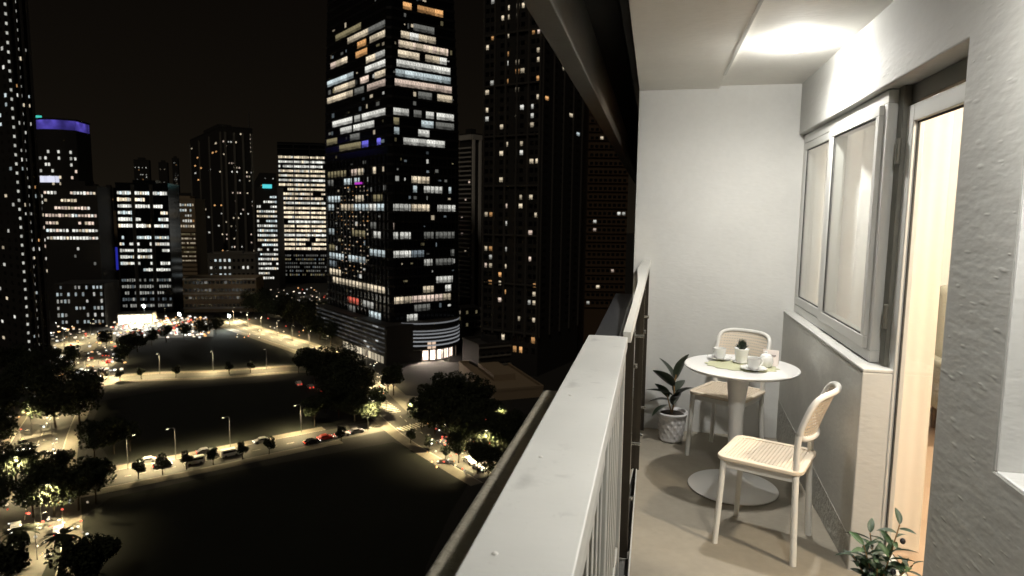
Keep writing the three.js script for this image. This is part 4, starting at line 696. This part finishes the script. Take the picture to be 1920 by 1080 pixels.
{ // bright office left of the main tower
  const [t, f] = tower('brightly lit office tower with warm white floors, just left of the main tower', { pxL: 519, pxC: 523, pxR: 612, D: 640, yaw: 20, pyTop: 266, roof: 0 }, C.darkGlass);
  facade(t, f, 'R', { y0: 72, y1: f.h - 11, fh: 4.15, n: 22, p: 0.93, turn: 0.3, floorP: 0.99, ww: 0.86, wh: 0.54, tints: ['w', 'n', 'n', 'w'], gain: 1.15, mix: 0.2, wmin: 0.9 });
  facade(t, f, 'R', { y0: 30, y1: 72, fh: 4.15, n: 22, p: 0.94, turn: 0.3, ww: 0.9, wh: 0.56, tints: ['w', 'w', 'n'], gain: 1.35, mix: 0.2, wmin: 0.9 });
  facade(t, f, 'R', { y0: 6, y1: 28, fh: 3.6, n: 22, p: 0.8, ww: 0.7, wh: 0.5, tints: ['d', 'k', 'd', 'y'], gain: 0.6 });
  ribs(t, f, 'R', 'mullion', C.spandrel, span(f.a / 3, f.a * 2 / 3, 2), false, 0.8, 28, f.h - 2, 0.6); ribs(t, f, 'R', 'floor_band', C.spandrel, [28, 29.5, f.h - 2, f.h - 6], true, 1, 0, 0, 0.6);
}
// --- faint far skyline
[[-30, 30, 420, 900, 'left edge'], [150, 182, 346, 1100, 'crowned tower'], [243, 284, 300, 1300, 'white office, dome topped'], [294, 318, 305, 1400, 'white office roof'], [322, 338, 297, 1450, 'amber mid rise'], [476, 520, 325, 1200, 'turquoise sign'], [562, 612, 285, 1100, 'bright office tower'], [860, 900, 330, 900, 'slim striped tower'], [186, 215, 352, 1250, 'amber stair block']].forEach(([x0, x1, y, D, w], i) => {
  const [t, f] = tower(`far dim high rise on the skyline behind the ${w}`, { pxL: x0, pxC: x0 + (x1 - x0) * 0.3, pxR: x1, D, yaw: 35, pyTop: y, roof: 5 }, C.darkWall);
  facade(t, f, 'R', { y0: 40, y1: f.h - 3, fh: 4, n: 8, p: 0.12, ww: 0.5, wh: 0.4, tints: ['w', 'o', 'n', 'd'], gain: 0.7 });
});
{ const gs = []; for (let k = 0; k < 90; k++) { const x = rr(130, 480), D = rr(1300, 2200), d = bearing(x), q = new THREE.BoxGeometry(rr(1, 4), rr(0.8, 1.8), 1); q.translate(d[0] * D, rr(58, 96), d[1] * D); gs.push(colored(q, dim(TINT[pick(['o', 'w', 'w', 'o', 'n'])], rr(0.2, 0.8)))); }
  const hills = []; for (let k = 0; k < 60; k++) { const x = 60 + k * 10, D = rr(1400, 2300), d = bearing(x), q = bx(-rr(30, 60), 0, -20, rr(30, 60), rr(70, 100), 20); q.translate(d[0] * D, 0, d[1] * D); hills.push(q); }
  obj('distant_district', hills, C.darkWall, scene, 'stuff').userData.label = 'dark mass of distant low buildings along the skyline'; obj('distant_window_lights', gs, C.lit, scene, 'stuff').userData.label = 'scattered tiny amber lights on the far skyline'; }

// ------------------------------------------------------------------ street lamps
const lampMat = emit(1, 0.86, 0.56, 9);
function makeLamp() {
  const t = thing('street_lamp', '', 'street lamp', [0, 0, 0], 0, 'lamps along the park streets');
  obj('pole', [rod([0, 0, 0], [0, 8.4, 0], 0.08, 0.05), tube([[0, 8.3, 0], [0.25, 8.75, 0], [1.5, 8.9, 0]], 0.05, 12, 6)], C.steel, t);
  obj('lamp_head', bx(1.3, 8.82, -0.16, 2.1, 8.95, 0.16, 0.03), C.steel, t); obj('lamp_lens', bx(1.38, 8.775, -0.12, 2.02, 8.815, 0.12), lampMat, t); return t;
}
let lamp0 = null;
function streetLamp(px, py, turn, where, k = 1) {
  const [x, z] = ground(px, py), label = `street lamp ${where}`;
  if (!lamp0) { lamp0 = makeLamp(); lamp0.position.set(x, 0, z); lamp0.rotation.y = turn; lamp0.userData.label = label; } else dup(lamp0, [x, 0, z], turn, label);
  const lx = x + 1.7 * Math.cos(turn), lz = z - 1.7 * Math.sin(turn), l = new THREE.SpotLight(new THREE.Color(1, 0.80, 0.44), 4000 * k, 0, 1.27, 0.8); l.name = 'street_light';
  l.position.set(lx, 8.76, lz); l.target.position.set(lx, 0, lz); l.castShadow = true; l.shadow.radius = 8; scene.add(l, l.target);
}
const A1 = 'on the street above the front lawn,', A2 = 'on the street between the far lawns,', A3 = 'on the avenue beside the office tower,', A4 = 'on the left road under the trees,';
[[240, 880, 0.7, A1 + ' nearest the left trees', 0.9], [330, 862, -2.2, A1 + ' by the parked van', 0.9], [432, 838, -2.2, A1 + ' at its middle', 0.7], [565, 812, -2.2, A1 + ' before the red car', 0.8], [690, 806, 0.8, A1 + ' closest to the crossing', 1.2],
 [205, 712, 0.4, A2 + ' at the bright left end', 1.8], [300, 702, -1.3, A2 + ' second from the left', 0.9], [400, 697, -1.3, A2 + ' in the middle', 0.8], [500, 692, -1.3, A2 + ' towards the right trees', 0.9],
 [438, 603, -0.6, A3 + ' at its bright far end', 2.4], [490, 622, -0.6, A3 + ' second of the far end row', 1.6], [548, 641, -0.6, A3 + ' fourth of the far end row', 1.5], [464, 613, -0.6, A3 + ' between the first two', 1.4], [520, 631, -0.6, A3 + ' third of the far end row', 1.4], [580, 653, -0.6, A3 + ' fifth of the far end row', 1.4], [612, 664, -0.6, A3 + ' before the dense trees', 1.3], [130, 645, 0.5, 'among the tail lights below the dotted tower,', 1.8], [170, 630, 0.5, 'on the far cross street left of the plaza,', 1.8], [60, 820, 2.6, A4 + ' by the left edge crowns', 1.0], [700, 722, -0.7, A3 + ' next to the lobby', 1.0], [724, 770, 2.2, A3 + ' by the first crossing', 1.1], [772, 812, 2.2, A3 + ' by the lawn corner', 1.1], [838, 858, 2.2, A3 + ' along the lawn edge', 0.9], [905, 880, 2.2, A3 + ' nearest the railing', 0.9], [640, 710, 2.4, A3 + ' hidden among the trees', 0.9],
 [70, 1050, 1.2, A4 + ' nearest the camera', 0.9], [78, 985, 0.4, A4 + ' by the pale forecourt', 0.9], [18, 930, 1.2, A4 + ' at the left edge', 0.7], [42, 868, 0.4, A4 + ' by the parked cars', 1.0], [100, 838, 2.6, A4 + ' across from the parked cars', 0.9], [85, 780, 0.2, A4 + ' between two dark crowns', 0.8], [160, 712, 0.2, A4 + ' before the round tree', 1.0], [185, 682, 2.2, A4 + ' by the red tail lights', 1.2], [120, 655, 0.3, A4 + ' on the far side street', 1.1], [225, 642, 2.4, A4 + ' close to the far lawn', 0.9], [310, 606, 2.2, A4 + ' by the glowing plaza', 1.5], [560, 588, -1.2, A3 + ' on the cross street behind the trees', 1.6], [600, 572, -1.2, A3 + ' beside the main tower', 1.6], [900, 868, 0.5, 'among the dark trees beside the railing', 1.0], [925, 820, 0.5, 'below the low flat roofed block', 0.9],
].forEach((a) => streetLamp(...a));
// ------------------------------------------------------------------ plaza lights and shopfront
{
  const [x, z] = ground(258, 606), t = thing('plaza_pavilion', 'glowing glass pavilion on the plaza below the white office', 'pavilion', [x, 0, z], 0.5);
  obj('roof', bx(-9, 6, -5, 9, 6.5, 5, 0.1), C.greyWall, t); for (let k = 0; k < 6; k++) obj('lit_window', bx(-8.6 + k * 2.9, 0.4, 4.4, -6 + k * 2.9, 5.6, 4.5), emit(1, 0.90, 0.68, rr(1.5, 5)), t); obj('back_wall', bx(-9, 0, -4.9, 9, 5.98, -4.6), C.paleWall, t);
  for (const u of [-8.9, 8.9]) obj('side_wall', bx(u - 0.15, 0, -4.59, u + 0.15, 5.98, 4.35), C.paleWall, t);
  const l = new THREE.SpotLight(new THREE.Color(1, 0.93, 0.8), 3600, 0, 1.25, 0.8); l.name = 'plaza_light'; l.position.set(x + 4, 9, z + 7); l.target.position.set(x + 8, 0, z + 11); l.castShadow = true; l.shadow.radius = 20; scene.add(l, l.target);
}
{
  const t = (px, py, h, label) => { const [x, z] = ground(px, py), m = thing('floodlight_mast', label, 'floodlight', [x, 0, z], -0.5, 'floodlights round the plaza'); obj('pole', rod([0, 0, 0], [0, h, 0], 0.16, 0.1), C.steel, m); for (const s of [-0.7, 0, 0.7]) obj('lamp_head', bx(s - 0.5, h, 0, s + 0.5, h + 1.5, 0.4, 0.05), emit(0.95, 1, 0.95, 32), m); const l = new THREE.SpotLight(new THREE.Color(0.95, 1, 0.92), 1500, 0, 1.2, 0.8); l.name = 'flood_light'; l.position.set(x, h + 0.5, z + 0.9); l.target.position.set(x + 2, 0, z + 4); l.castShadow = true; l.shadow.radius = 15; scene.add(l, l.target); };
  t(272, 612, 11, 'bright white floodlight mast on the glowing plaza'); t(431, 618, 7, 'bright white floodlight at the far end of the avenue'); t(338, 618, 8, 'floodlight mast right of the glowing pavilion');
}
{ // market stalls and people-sized glow on the plaza: countless small lights
  const gs = []; for (let k = 0; k < 260; k++) { const [x, z] = ground(rr(215, 400), rr(600, 636)), q = new THREE.BoxGeometry(rr(0.4, 1.3), rr(0.4, 0.9), rr(0.4, 1)); q.translate(x, rr(0.8, 3), z); gs.push(colored(q, dim(TINT[pick(['n', 'w', 'n', 'w', 'o', 'p', 'n', 'r'])], rr(0.3, 2.6)))); } obj('plaza_stall_lights', gs, C.lit, scene, 'stuff').userData.label = 'crowd of tiny stall lights on the glowing plaza';
  const hs = []; for (let k = 0; k < 190; k++) { const [x, z] = rnd() < 0.62 ? ground(rr(95, 235), rr(608, 712)) : ground(rr(500, 640), rr(540, 590)), q = new THREE.BoxGeometry(rr(0.4, 1.1), rr(0.3, 0.7), rr(0.4, 1)); q.translate(x, rr(0.6, 2.4), z); hs.push(colored(q, dim(TINT[pick(['r', 'w', 'n', 'o', 'w', 'w', 'n', 'w', 'p'])], rr(0.2, 2.6) * (rnd() < 0.2 ? 2 : 0.7)))); } obj('distant_traffic_lights', hs, C.lit, scene, 'stuff').userData.label = 'swarm of distant vehicle lights beyond the trees';
}
{ // path lights and car lamps that glint between the leaves
  const gs = []; for (const [n, x0, x1, y0, y1] of [[70, -10, 110, 700, 900], [60, 10, 170, 930, 1075], [70, 600, 720, 680, 770], [90, 800, 960, 800, 900], [60, 440, 640, 560, 640], [40, 70, 230, 630, 720]]) for (let k = 0; k < n; k++) { const [x, z] = ground(rr(x0, x1), rr(y0, y1)), q = new THREE.BoxGeometry(rr(0.15, 0.5), rr(0.15, 0.35), rr(0.15, 0.5)); q.translate(x, rr(0.5, 4.2), z); gs.push(colored(q, dim(TINT[pick(['w', 'w', 'n', 'w', 'o', 'n', 'r'])], rr(0.4, 3.5)))); }
  obj('path_light_glints', gs, C.lit, scene, 'stuff').userData.label = 'tiny path and car lights glinting between the park trees';
}
// ------------------------------------------------------------------ trees
function crownGeo(R, Hc, n, lobes) {
  const L = []; for (let k = 0; k < lobes; k++) { const a = rr(0, 2 * PI), r = R * rr(0.2, 0.62); L.push([r * Math.cos(a), Hc * rr(-0.4, 0.5), r * Math.sin(a), R * rr(0.36, 0.6)]); }
  const pos = [];
  for (let k = 0; k < n; k++) {
    const l = pick(L), d = new V3(rr(-1, 1), rr(-1, 1), rr(-1, 1)).normalize().multiplyScalar(l[3] * (0.55 + 0.5 * Math.sqrt(rnd()))), c = new V3(l[0] + d.x, l[1] + d.y * 0.8, l[2] + d.z), s = rr(0.28, 0.6);
    const u = new V3(rr(-1, 1), rr(-1, 1), rr(-1, 1)).normalize().multiplyScalar(s), v = new V3(rr(-1, 1), rr(-0.6, 0.6), rr(-1, 1)).normalize().multiplyScalar(s * 0.7);
    const p = [c.clone().sub(u), c.clone().add(v), c.clone().add(u), c.clone().sub(v)]; for (const i of [0, 1, 2, 0, 2, 3]) pos.push(p[i].x, p[i].y, p[i].z);
  }
  const g = new THREE.BufferGeometry(); g.setAttribute('position', new THREE.Float32BufferAttribute(pos, 3)); g.computeVertexNormals(); g.setAttribute('uv', new THREE.Float32BufferAttribute(new Float32Array(pos.length / 3 * 2), 2)); return g;
}
const treeKinds = [[5.4, 6.6, 2300, 11], [6.2, 7.2, 2600, 13], [4.6, 6.6, 2000, 10], [7.4, 8.0, 3200, 15], [3.6, 4.4, 1200, 8]].map(([R, Hc, n, lb]) => {
  const t = thing('street_tree', '', 'tree'); const h = Hc * 0.8 + 3.0;
  const limbs = [rod([0, 0, 0], [0.1, h * 0.55, 0.05], 0.26, 0.17, 8)]; for (let k = 0; k < 5; k++) { const a = k * 1.26; limbs.push(rod([0.05, h * (0.36 + 0.03 * k), 0], [R * 0.5 * Math.cos(a), h * 0.82, R * 0.5 * Math.sin(a)], 0.11, 0.04, 6)); }
  obj('trunk', limbs, C.bark, t); const c = obj('crown', crownGeo(R, Hc, n, lb), C.leaf, t); c.position.y = h; return t;
});
const usedKind = [0, 0, 0, 0, 0];
function tree(px, py, kind, s, where, group) {
  const [x, z] = ground(px, py), label = `dark leafy tree, ${where}`, turn = rr(0, 6.28); let r;
  if (!usedKind[kind]++) { r = treeKinds[kind]; r.position.set(x, 0, z); r.rotation.y = turn; r.userData.label = label; if (group) r.userData.group = group; } else r = dup(treeKinds[kind], [x, 0, z], turn, label, group);
  r.scale.setScalar(s * (kind === 4 ? 1 : 1.12)); r.userData.group = group;
}
const ORD = ['leftmost', 'second', 'third', 'fourth', 'fifth', 'sixth', 'seventh', 'eighth', 'ninth', 'tenth', 'eleventh', 'twelfth', 'thirteenth', 'fourteenth', 'fifteenth'];
const cluster = (pts, where, group) => [...pts].sort((a, b) => a[0] - b[0]).forEach(([x, y, k, s], i) => tree(x, y, k, s, (i ? `${ORD[i]} from the left ` : 'leftmost ') + where, group));
cluster([[104, 802, 3, 1.05], [150, 797, 3, 1.05], [172, 768, 0, 0.85]], 'of the round clump beside the middle lawn', 'trees in the round clump by the middle lawn');
cluster([[178, 864, 1, 0.75], [214, 852, 0, 0.7], [244, 846, 2, 0.6]], 'at the near corner of the middle lawn', 'trees at the near corner of the middle lawn');
cluster([[62, 970, 1, 0.72], [102, 968, 3, 0.72], [148, 958, 1, 0.8], [180, 944, 0, 0.7]], 'of those left of the front lawn', 'trees left of the front lawn');
cluster([[6, 792, 1, 0.9], [27, 768, 0, 0.8], [-14, 855, 1, 0.9], [-18, 985, 1, 0.75]], 'along the left edge of the view', 'trees at the left edge of the view');
cluster([[18, 1112, 2, 0.7], [186, 1104, 2, 0.7], [148, 1122, 0, 0.7]], 'in the lower left corner', 'trees in the lower left corner');
cluster([[66, 702, 2, 0.75], [98, 690, 1, 0.62], [140, 686, 1, 0.62], [50, 690, 1, 0.7], [16, 702, 3, 0.75], [200, 652, 1, 0.6]], 'on the far side street by the dotted tower', 'trees along the far side street');
cluster([[240, 672, 1, 0.75], [258, 660, 3, 0.65], [230, 692, 2, 0.7], [285, 648, 1, 0.6], [312, 642, 2, 0.65], [345, 636, 1, 0.6], [378, 632, 3, 0.6], [405, 627, 1, 0.65]], 'before the plaza on the far lawn', 'trees along the far lawn before the plaza');
cluster([[475, 590, 3, 1.0], [500, 600, 3, 1.05], [525, 605, 1, 1.0], [550, 616, 3, 1.0], [575, 626, 1, 1.05], [600, 638, 3, 1.0], [620, 648, 1, 0.9], [540, 595, 3, 1.0], [580, 605, 1, 1.0], [610, 618, 3, 1.0], [490, 578, 1, 1.0], [465, 575, 1, 0.9]], 'of the dense row along the avenue', 'trees in the dense row along the avenue');
cluster([[600, 702, 1, 0.8], [622, 712, 2, 0.8], [640, 716, 3, 0.9], [665, 728, 1, 0.9], [690, 742, 2, 0.75], [590, 720, 1, 0.7]], 'in the clump before the lobby', 'trees in the clump before the lobby');
cluster([[610, 775, 1, 0.75], [635, 785, 3, 0.8], [665, 790, 3, 0.75], [690, 800, 1, 0.65], [590, 800, 2, 0.7], [650, 765, 0, 0.9], [620, 750, 0, 0.8], [675, 768, 2, 0.8]], 'at the right corner of the middle lawn', 'trees at the right corner of the middle lawn');
cluster([[738, 742, 2, 0.85], [728, 738, 4, 0.9]], 'before the slatted drum', 'trees before the drum');
cluster([[790, 805, 1, 0.7], [815, 815, 3, 0.75], [845, 822, 3, 0.8], [875, 838, 3, 0.75], [900, 850, 1, 0.8], [930, 858, 3, 0.75], [955, 850, 1, 0.75], [850, 790, 2, 0.8], [885, 800, 1, 0.7], [920, 815, 0, 0.75], [968, 838, 2, 0.8], [860, 868, 2, 0.65], [895, 888, 2, 0.65], [915, 905, 0, 0.65]], 'of the dark mass by the railing', 'trees in the dark mass by the railing');
cluster([[260, 898, 4, 0.5], [305, 890, 4, 0.55], [350, 880, 4, 0.5], [400, 872, 4, 0.5], [455, 862, 4, 0.5], [505, 852, 4, 0.5], [640, 828, 4, 0.5]], 'of the young row above the front lawn', 'young trees along the front lawn');
cluster([[225, 715, 4, 0.5], [265, 711, 4, 0.5], [330, 708, 4, 0.5], [430, 702, 4, 0.55], [470, 699, 4, 0.5]], 'of the young row above the middle lawn', 'young trees above the middle lawn');
cluster([[770, 832, 4, 0.45], [805, 848, 4, 0.5], [835, 862, 4, 0.45]], 'of the young row right of the front lawn', 'young trees along the right lawn edge');
cluster([[812, 776, 1, 0.75], [838, 768, 3, 0.8], [868, 768, 3, 0.8], [900, 776, 1, 0.8]], 'of those between drum and low block', 'trees between the drum and the low block');
cluster([[30, 905, 3, 0.65], [72, 915, 1, 0.6], [-5, 930, 1, 0.7], [118, 905, 2, 0.6]], 'of the row over the left road', 'trees over the left road');
cluster([[70, 745, 1, 0.75], [52, 722, 3, 0.7], [92, 735, 0, 0.7], [124, 712, 1, 0.62], [30, 740, 3, 0.75]], 'of the belt beyond the round clump', 'trees beyond the round clump');
cluster([[570, 690, 0, 0.6], [585, 700, 1, 0.6], [560, 700, 2, 0.55], [708, 770, 2, 0.6], [650, 735, 3, 0.75]], 'around the lobby clump', 'trees around the lobby clump');
{ // palms at the lower left
  const frond = (() => { const g = new THREE.PlaneGeometry(1, 1, 2, 10), p = g.attributes.position; for (let i = 0; i < p.count; i++) { const u = p.getX(i) * 2, v = p.getY(i) + 0.5; p.setXYZ(i, u * 0.45 * Math.sin(PI * Math.min(1, v * 0.9 + 0.1)), 0.9 * v - 1.9 * v * v - 0.15 * Math.abs(u), v * 3.4); } g.computeVertexNormals(); return g; })();
  const t = thing('palm_tree', 'palm with drooping fronds in the lower left corner', 'palm tree', [...ground(42, 1060)].flatMap((v, i) => i ? [0, v] : [v])); obj('trunk', rod([0, 0, 0], [0.3, 7, 0.1], 0.22, 0.14, 8), C.bark, t);
  for (let k = 0; k < 14; k++) { const o = obj('frond', frond, C.leaf, t); o.position.set(0.3, 7, 0.1); o.rotation.set(rr(-0.3, 0.3), k * 0.45, 0, 'YXZ'); }
  const g2 = ground(118, 1072); dup(t, [g2[0], 0, g2[1]], 1.3, 'palm beside the front lawn, right of the lower left forecourt');
}
// ------------------------------------------------------------------ cars
function makeCar(van) {
  const t = thing(van ? 'parked_van' : 'parked_car', '', van ? 'van' : 'car'); const s = new THREE.Shape();
  (van ? [[-2.3, 0.35], [-2.3, 1.85], [-2.1, 2.0], [1.2, 2.0], [1.75, 1.25], [2.3, 1.0], [2.35, 0.35]] : [[-2.1, 0.32], [-2.15, 0.85], [-1.7, 0.95], [-1.1, 1.42], [0.35, 1.42], [1.05, 0.95], [1.95, 0.82], [2.1, 0.55], [2.08, 0.32]]).forEach(([x, y], k) => k ? s.lineTo(x, y) : s.moveTo(x, y)); s.closePath();
  const g = new THREE.ExtrudeGeometry(s, { depth: 1.56, bevelEnabled: true, bevelSize: 0.07, bevelThickness: 0.08, bevelSegments: 2 }); g.translate(0, 0, -0.78); obj('body', g, S(0.5, 0.5, 0.5), t);
  const w = new THREE.Shape(); (van ? [[-2.0, 1.2], [-2.0, 1.75], [1.05, 1.75], [1.5, 1.2]] : [[-1.5, 0.98], [-1.05, 1.34], [0.3, 1.34], [0.82, 0.98]]).forEach(([x, y], k) => k ? w.lineTo(x, y) : w.moveTo(x, y)); w.closePath();
  const wg = new THREE.ExtrudeGeometry(w, { depth: 1.75, bevelEnabled: false }); wg.translate(0, 0, -0.875); obj('side_windows', wg, C.blackPane, t);
  obj('windscreen', van ? bx(1.15, 1.32, -0.7, 1.72, 1.36, 0.7).translate(0, 0.0, 0) : bx(0.4, 1.21, -0.66, 0.86, 1.26, 0.66), C.blackPane, t);
  for (const x of [-1.35, 1.35]) for (const z of [-0.8, 0.8]) { const c = new THREE.CylinderGeometry(0.34, 0.34, 0.22, 18); c.rotateX(PI / 2); c.translate(x, 0.34, z); const o = obj('wheel', c, M.rubber, t); const r = new THREE.CylinderGeometry(0.2, 0.2, 0.24, 12); r.rotateX(PI / 2); r.translate(x, 0.34, z); obj('rim', r, C.steel, o); }
  for (const z of [-0.6, 0.6]) { obj('headlight', bx(van ? 2.36 : 2.1, 0.6, z - 0.18, van ? 2.46 : 2.2, 0.78, z + 0.18, 0.03), M.chairWhite, t); obj('tail_light', bx(van ? -2.42 : -2.27, 0.7, z - 0.18, van ? -2.34 : -2.19, 0.88, z + 0.18, 0.02), S(0.3, 0.02, 0.02), t); }
  return t;
}
const carBase = makeCar(false), vanBase = makeCar(true); let usedCar = false, usedVan = false;
const headOn = emit(1, 0.95, 0.82, 7), tailOn = emit(1, 0.06, 0.03, 4), paints = { white: S(0.75, 0.74, 0.7, { roughness: 0.3 }), silver: S(0.42, 0.42, 0.42, { roughness: 0.3, metalness: 0.4 }), black: S(0.02, 0.02, 0.022, { roughness: 0.25 }), red: S(0.5, 0.03, 0.02, { roughness: 0.3 }), grey: S(0.14, 0.14, 0.15, { roughness: 0.3 }) };
function car(px, py, road, flip, color, where, lights, van) {
  const [x, z] = ground(px, py), p = roads[road]; let best = 1, bd = 1e9; p.forEach(([a, b], k) => { const d = (a - x) ** 2 + (b - z) ** 2; if (d < bd && k > 0) { bd = d; best = k; } });
  const turn = Math.atan2(-(p[best][1] - p[best - 1][1]), p[best][0] - p[best - 1][0]) + (flip ? PI : 0), label = `${color} ${van ? 'van' : 'car'} ${where}`; let r;
  if (van) { if (usedVan) r = dup(vanBase, [x, 0.03, z], turn, label); else { usedVan = true; r = vanBase; } } else if (usedCar) r = dup(carBase, [x, 0.03, z], turn, label); else { usedCar = true; r = carBase; }
  r.position.set(x, 0.03, z); r.rotation.set(0, turn, 0); r.userData.label = label; r.userData.group = 'vehicles on the park streets';
  r.children.forEach((c) => { if (c.name === 'body') c.material = paints[color]; if (lights && c.name === 'headlight') c.material = headOn; if (lights && c.name === 'tail_light') c.material = tailOn; });
}
[[365, 870, 'front', 1, 'white', 'parked on the street above the front lawn', 0, 1], [432, 855, 'front', 0, 'white', 'second in the row above the front lawn', 0, 1], [385, 850, 'front', 0, 'grey', 'with lit headlights behind the white van', 1], [275, 868, 'front', 1, 'silver', 'with lit headlights near the left trees', 1], [305, 876, 'front', 0, 'black', 'next to the left trees above the front lawn', 0], [490, 830, 'front', 1, 'silver', 'with lit headlights at the middle of the street', 1], [610, 824, 'front', 0, 'red', 'parked near the crossing', 0], [642, 818, 'front', 0, 'white', 'parked right of the red car', 0], [585, 832, 'front', 0, 'black', 'parked left of the red car', 0], [668, 812, 'front', 0, 'grey', 'closest to the crossing', 0],
 [560, 722, 'right', 1, 'white', 'first in the row beside the middle lawn', 0], [582, 728, 'right', 1, 'silver', 'second in the row beside the middle lawn', 0], [602, 735, 'right', 1, 'grey', 'third in the row beside the middle lawn', 1], [618, 742, 'right', 1, 'white', 'last in the row beside the middle lawn', 0], [662, 716, 'right', 0, 'silver', 'under the clump of trees before the lobby', 1], [604, 688, 'right', 0, 'red', 'with glowing tail lights at the avenue bend', 1],
 [880, 868, 'right', 0, 'white', 'on the avenue near the railing', 0], [898, 880, 'right', 0, 'silver', 'nearest the railing on the avenue', 1], [860, 842, 'right', 1, 'black', 'under the dark trees by the railing', 1], [830, 834, 'right', 1, 'grey', 'on the avenue beside the front lawn', 0],
 [60, 862, 'left', 0, 'white', 'parked on the left road', 0], [82, 870, 'left', 0, 'silver', 'parked beside the white one on the left road', 0], [52, 842, 'left', 1, 'black', 'parked far end of the left row', 0], [102, 858, 'left', 1, 'white', 'parked under the clump by the left road', 0], [30, 995, 'left', 1, 'silver', 'on the left road by the forecourt', 1], [110, 1000, 'left', 0, 'white', 'on the forecourt by the lower trees', 0], [135, 720, 'left', 1, 'silver', 'with headlights on the far left road', 1], [165, 695, 'left', 1, 'white', 'with headlights behind the round tree', 1], [205, 680, 'left', 0, 'red', 'with glowing tail lights near the far lawn', 1], [198, 668, 'left', 0, 'black', 'with glowing tail lights farthest up the left road', 1]].forEach((a) => car(...a));
renderer.render(scene, camera);
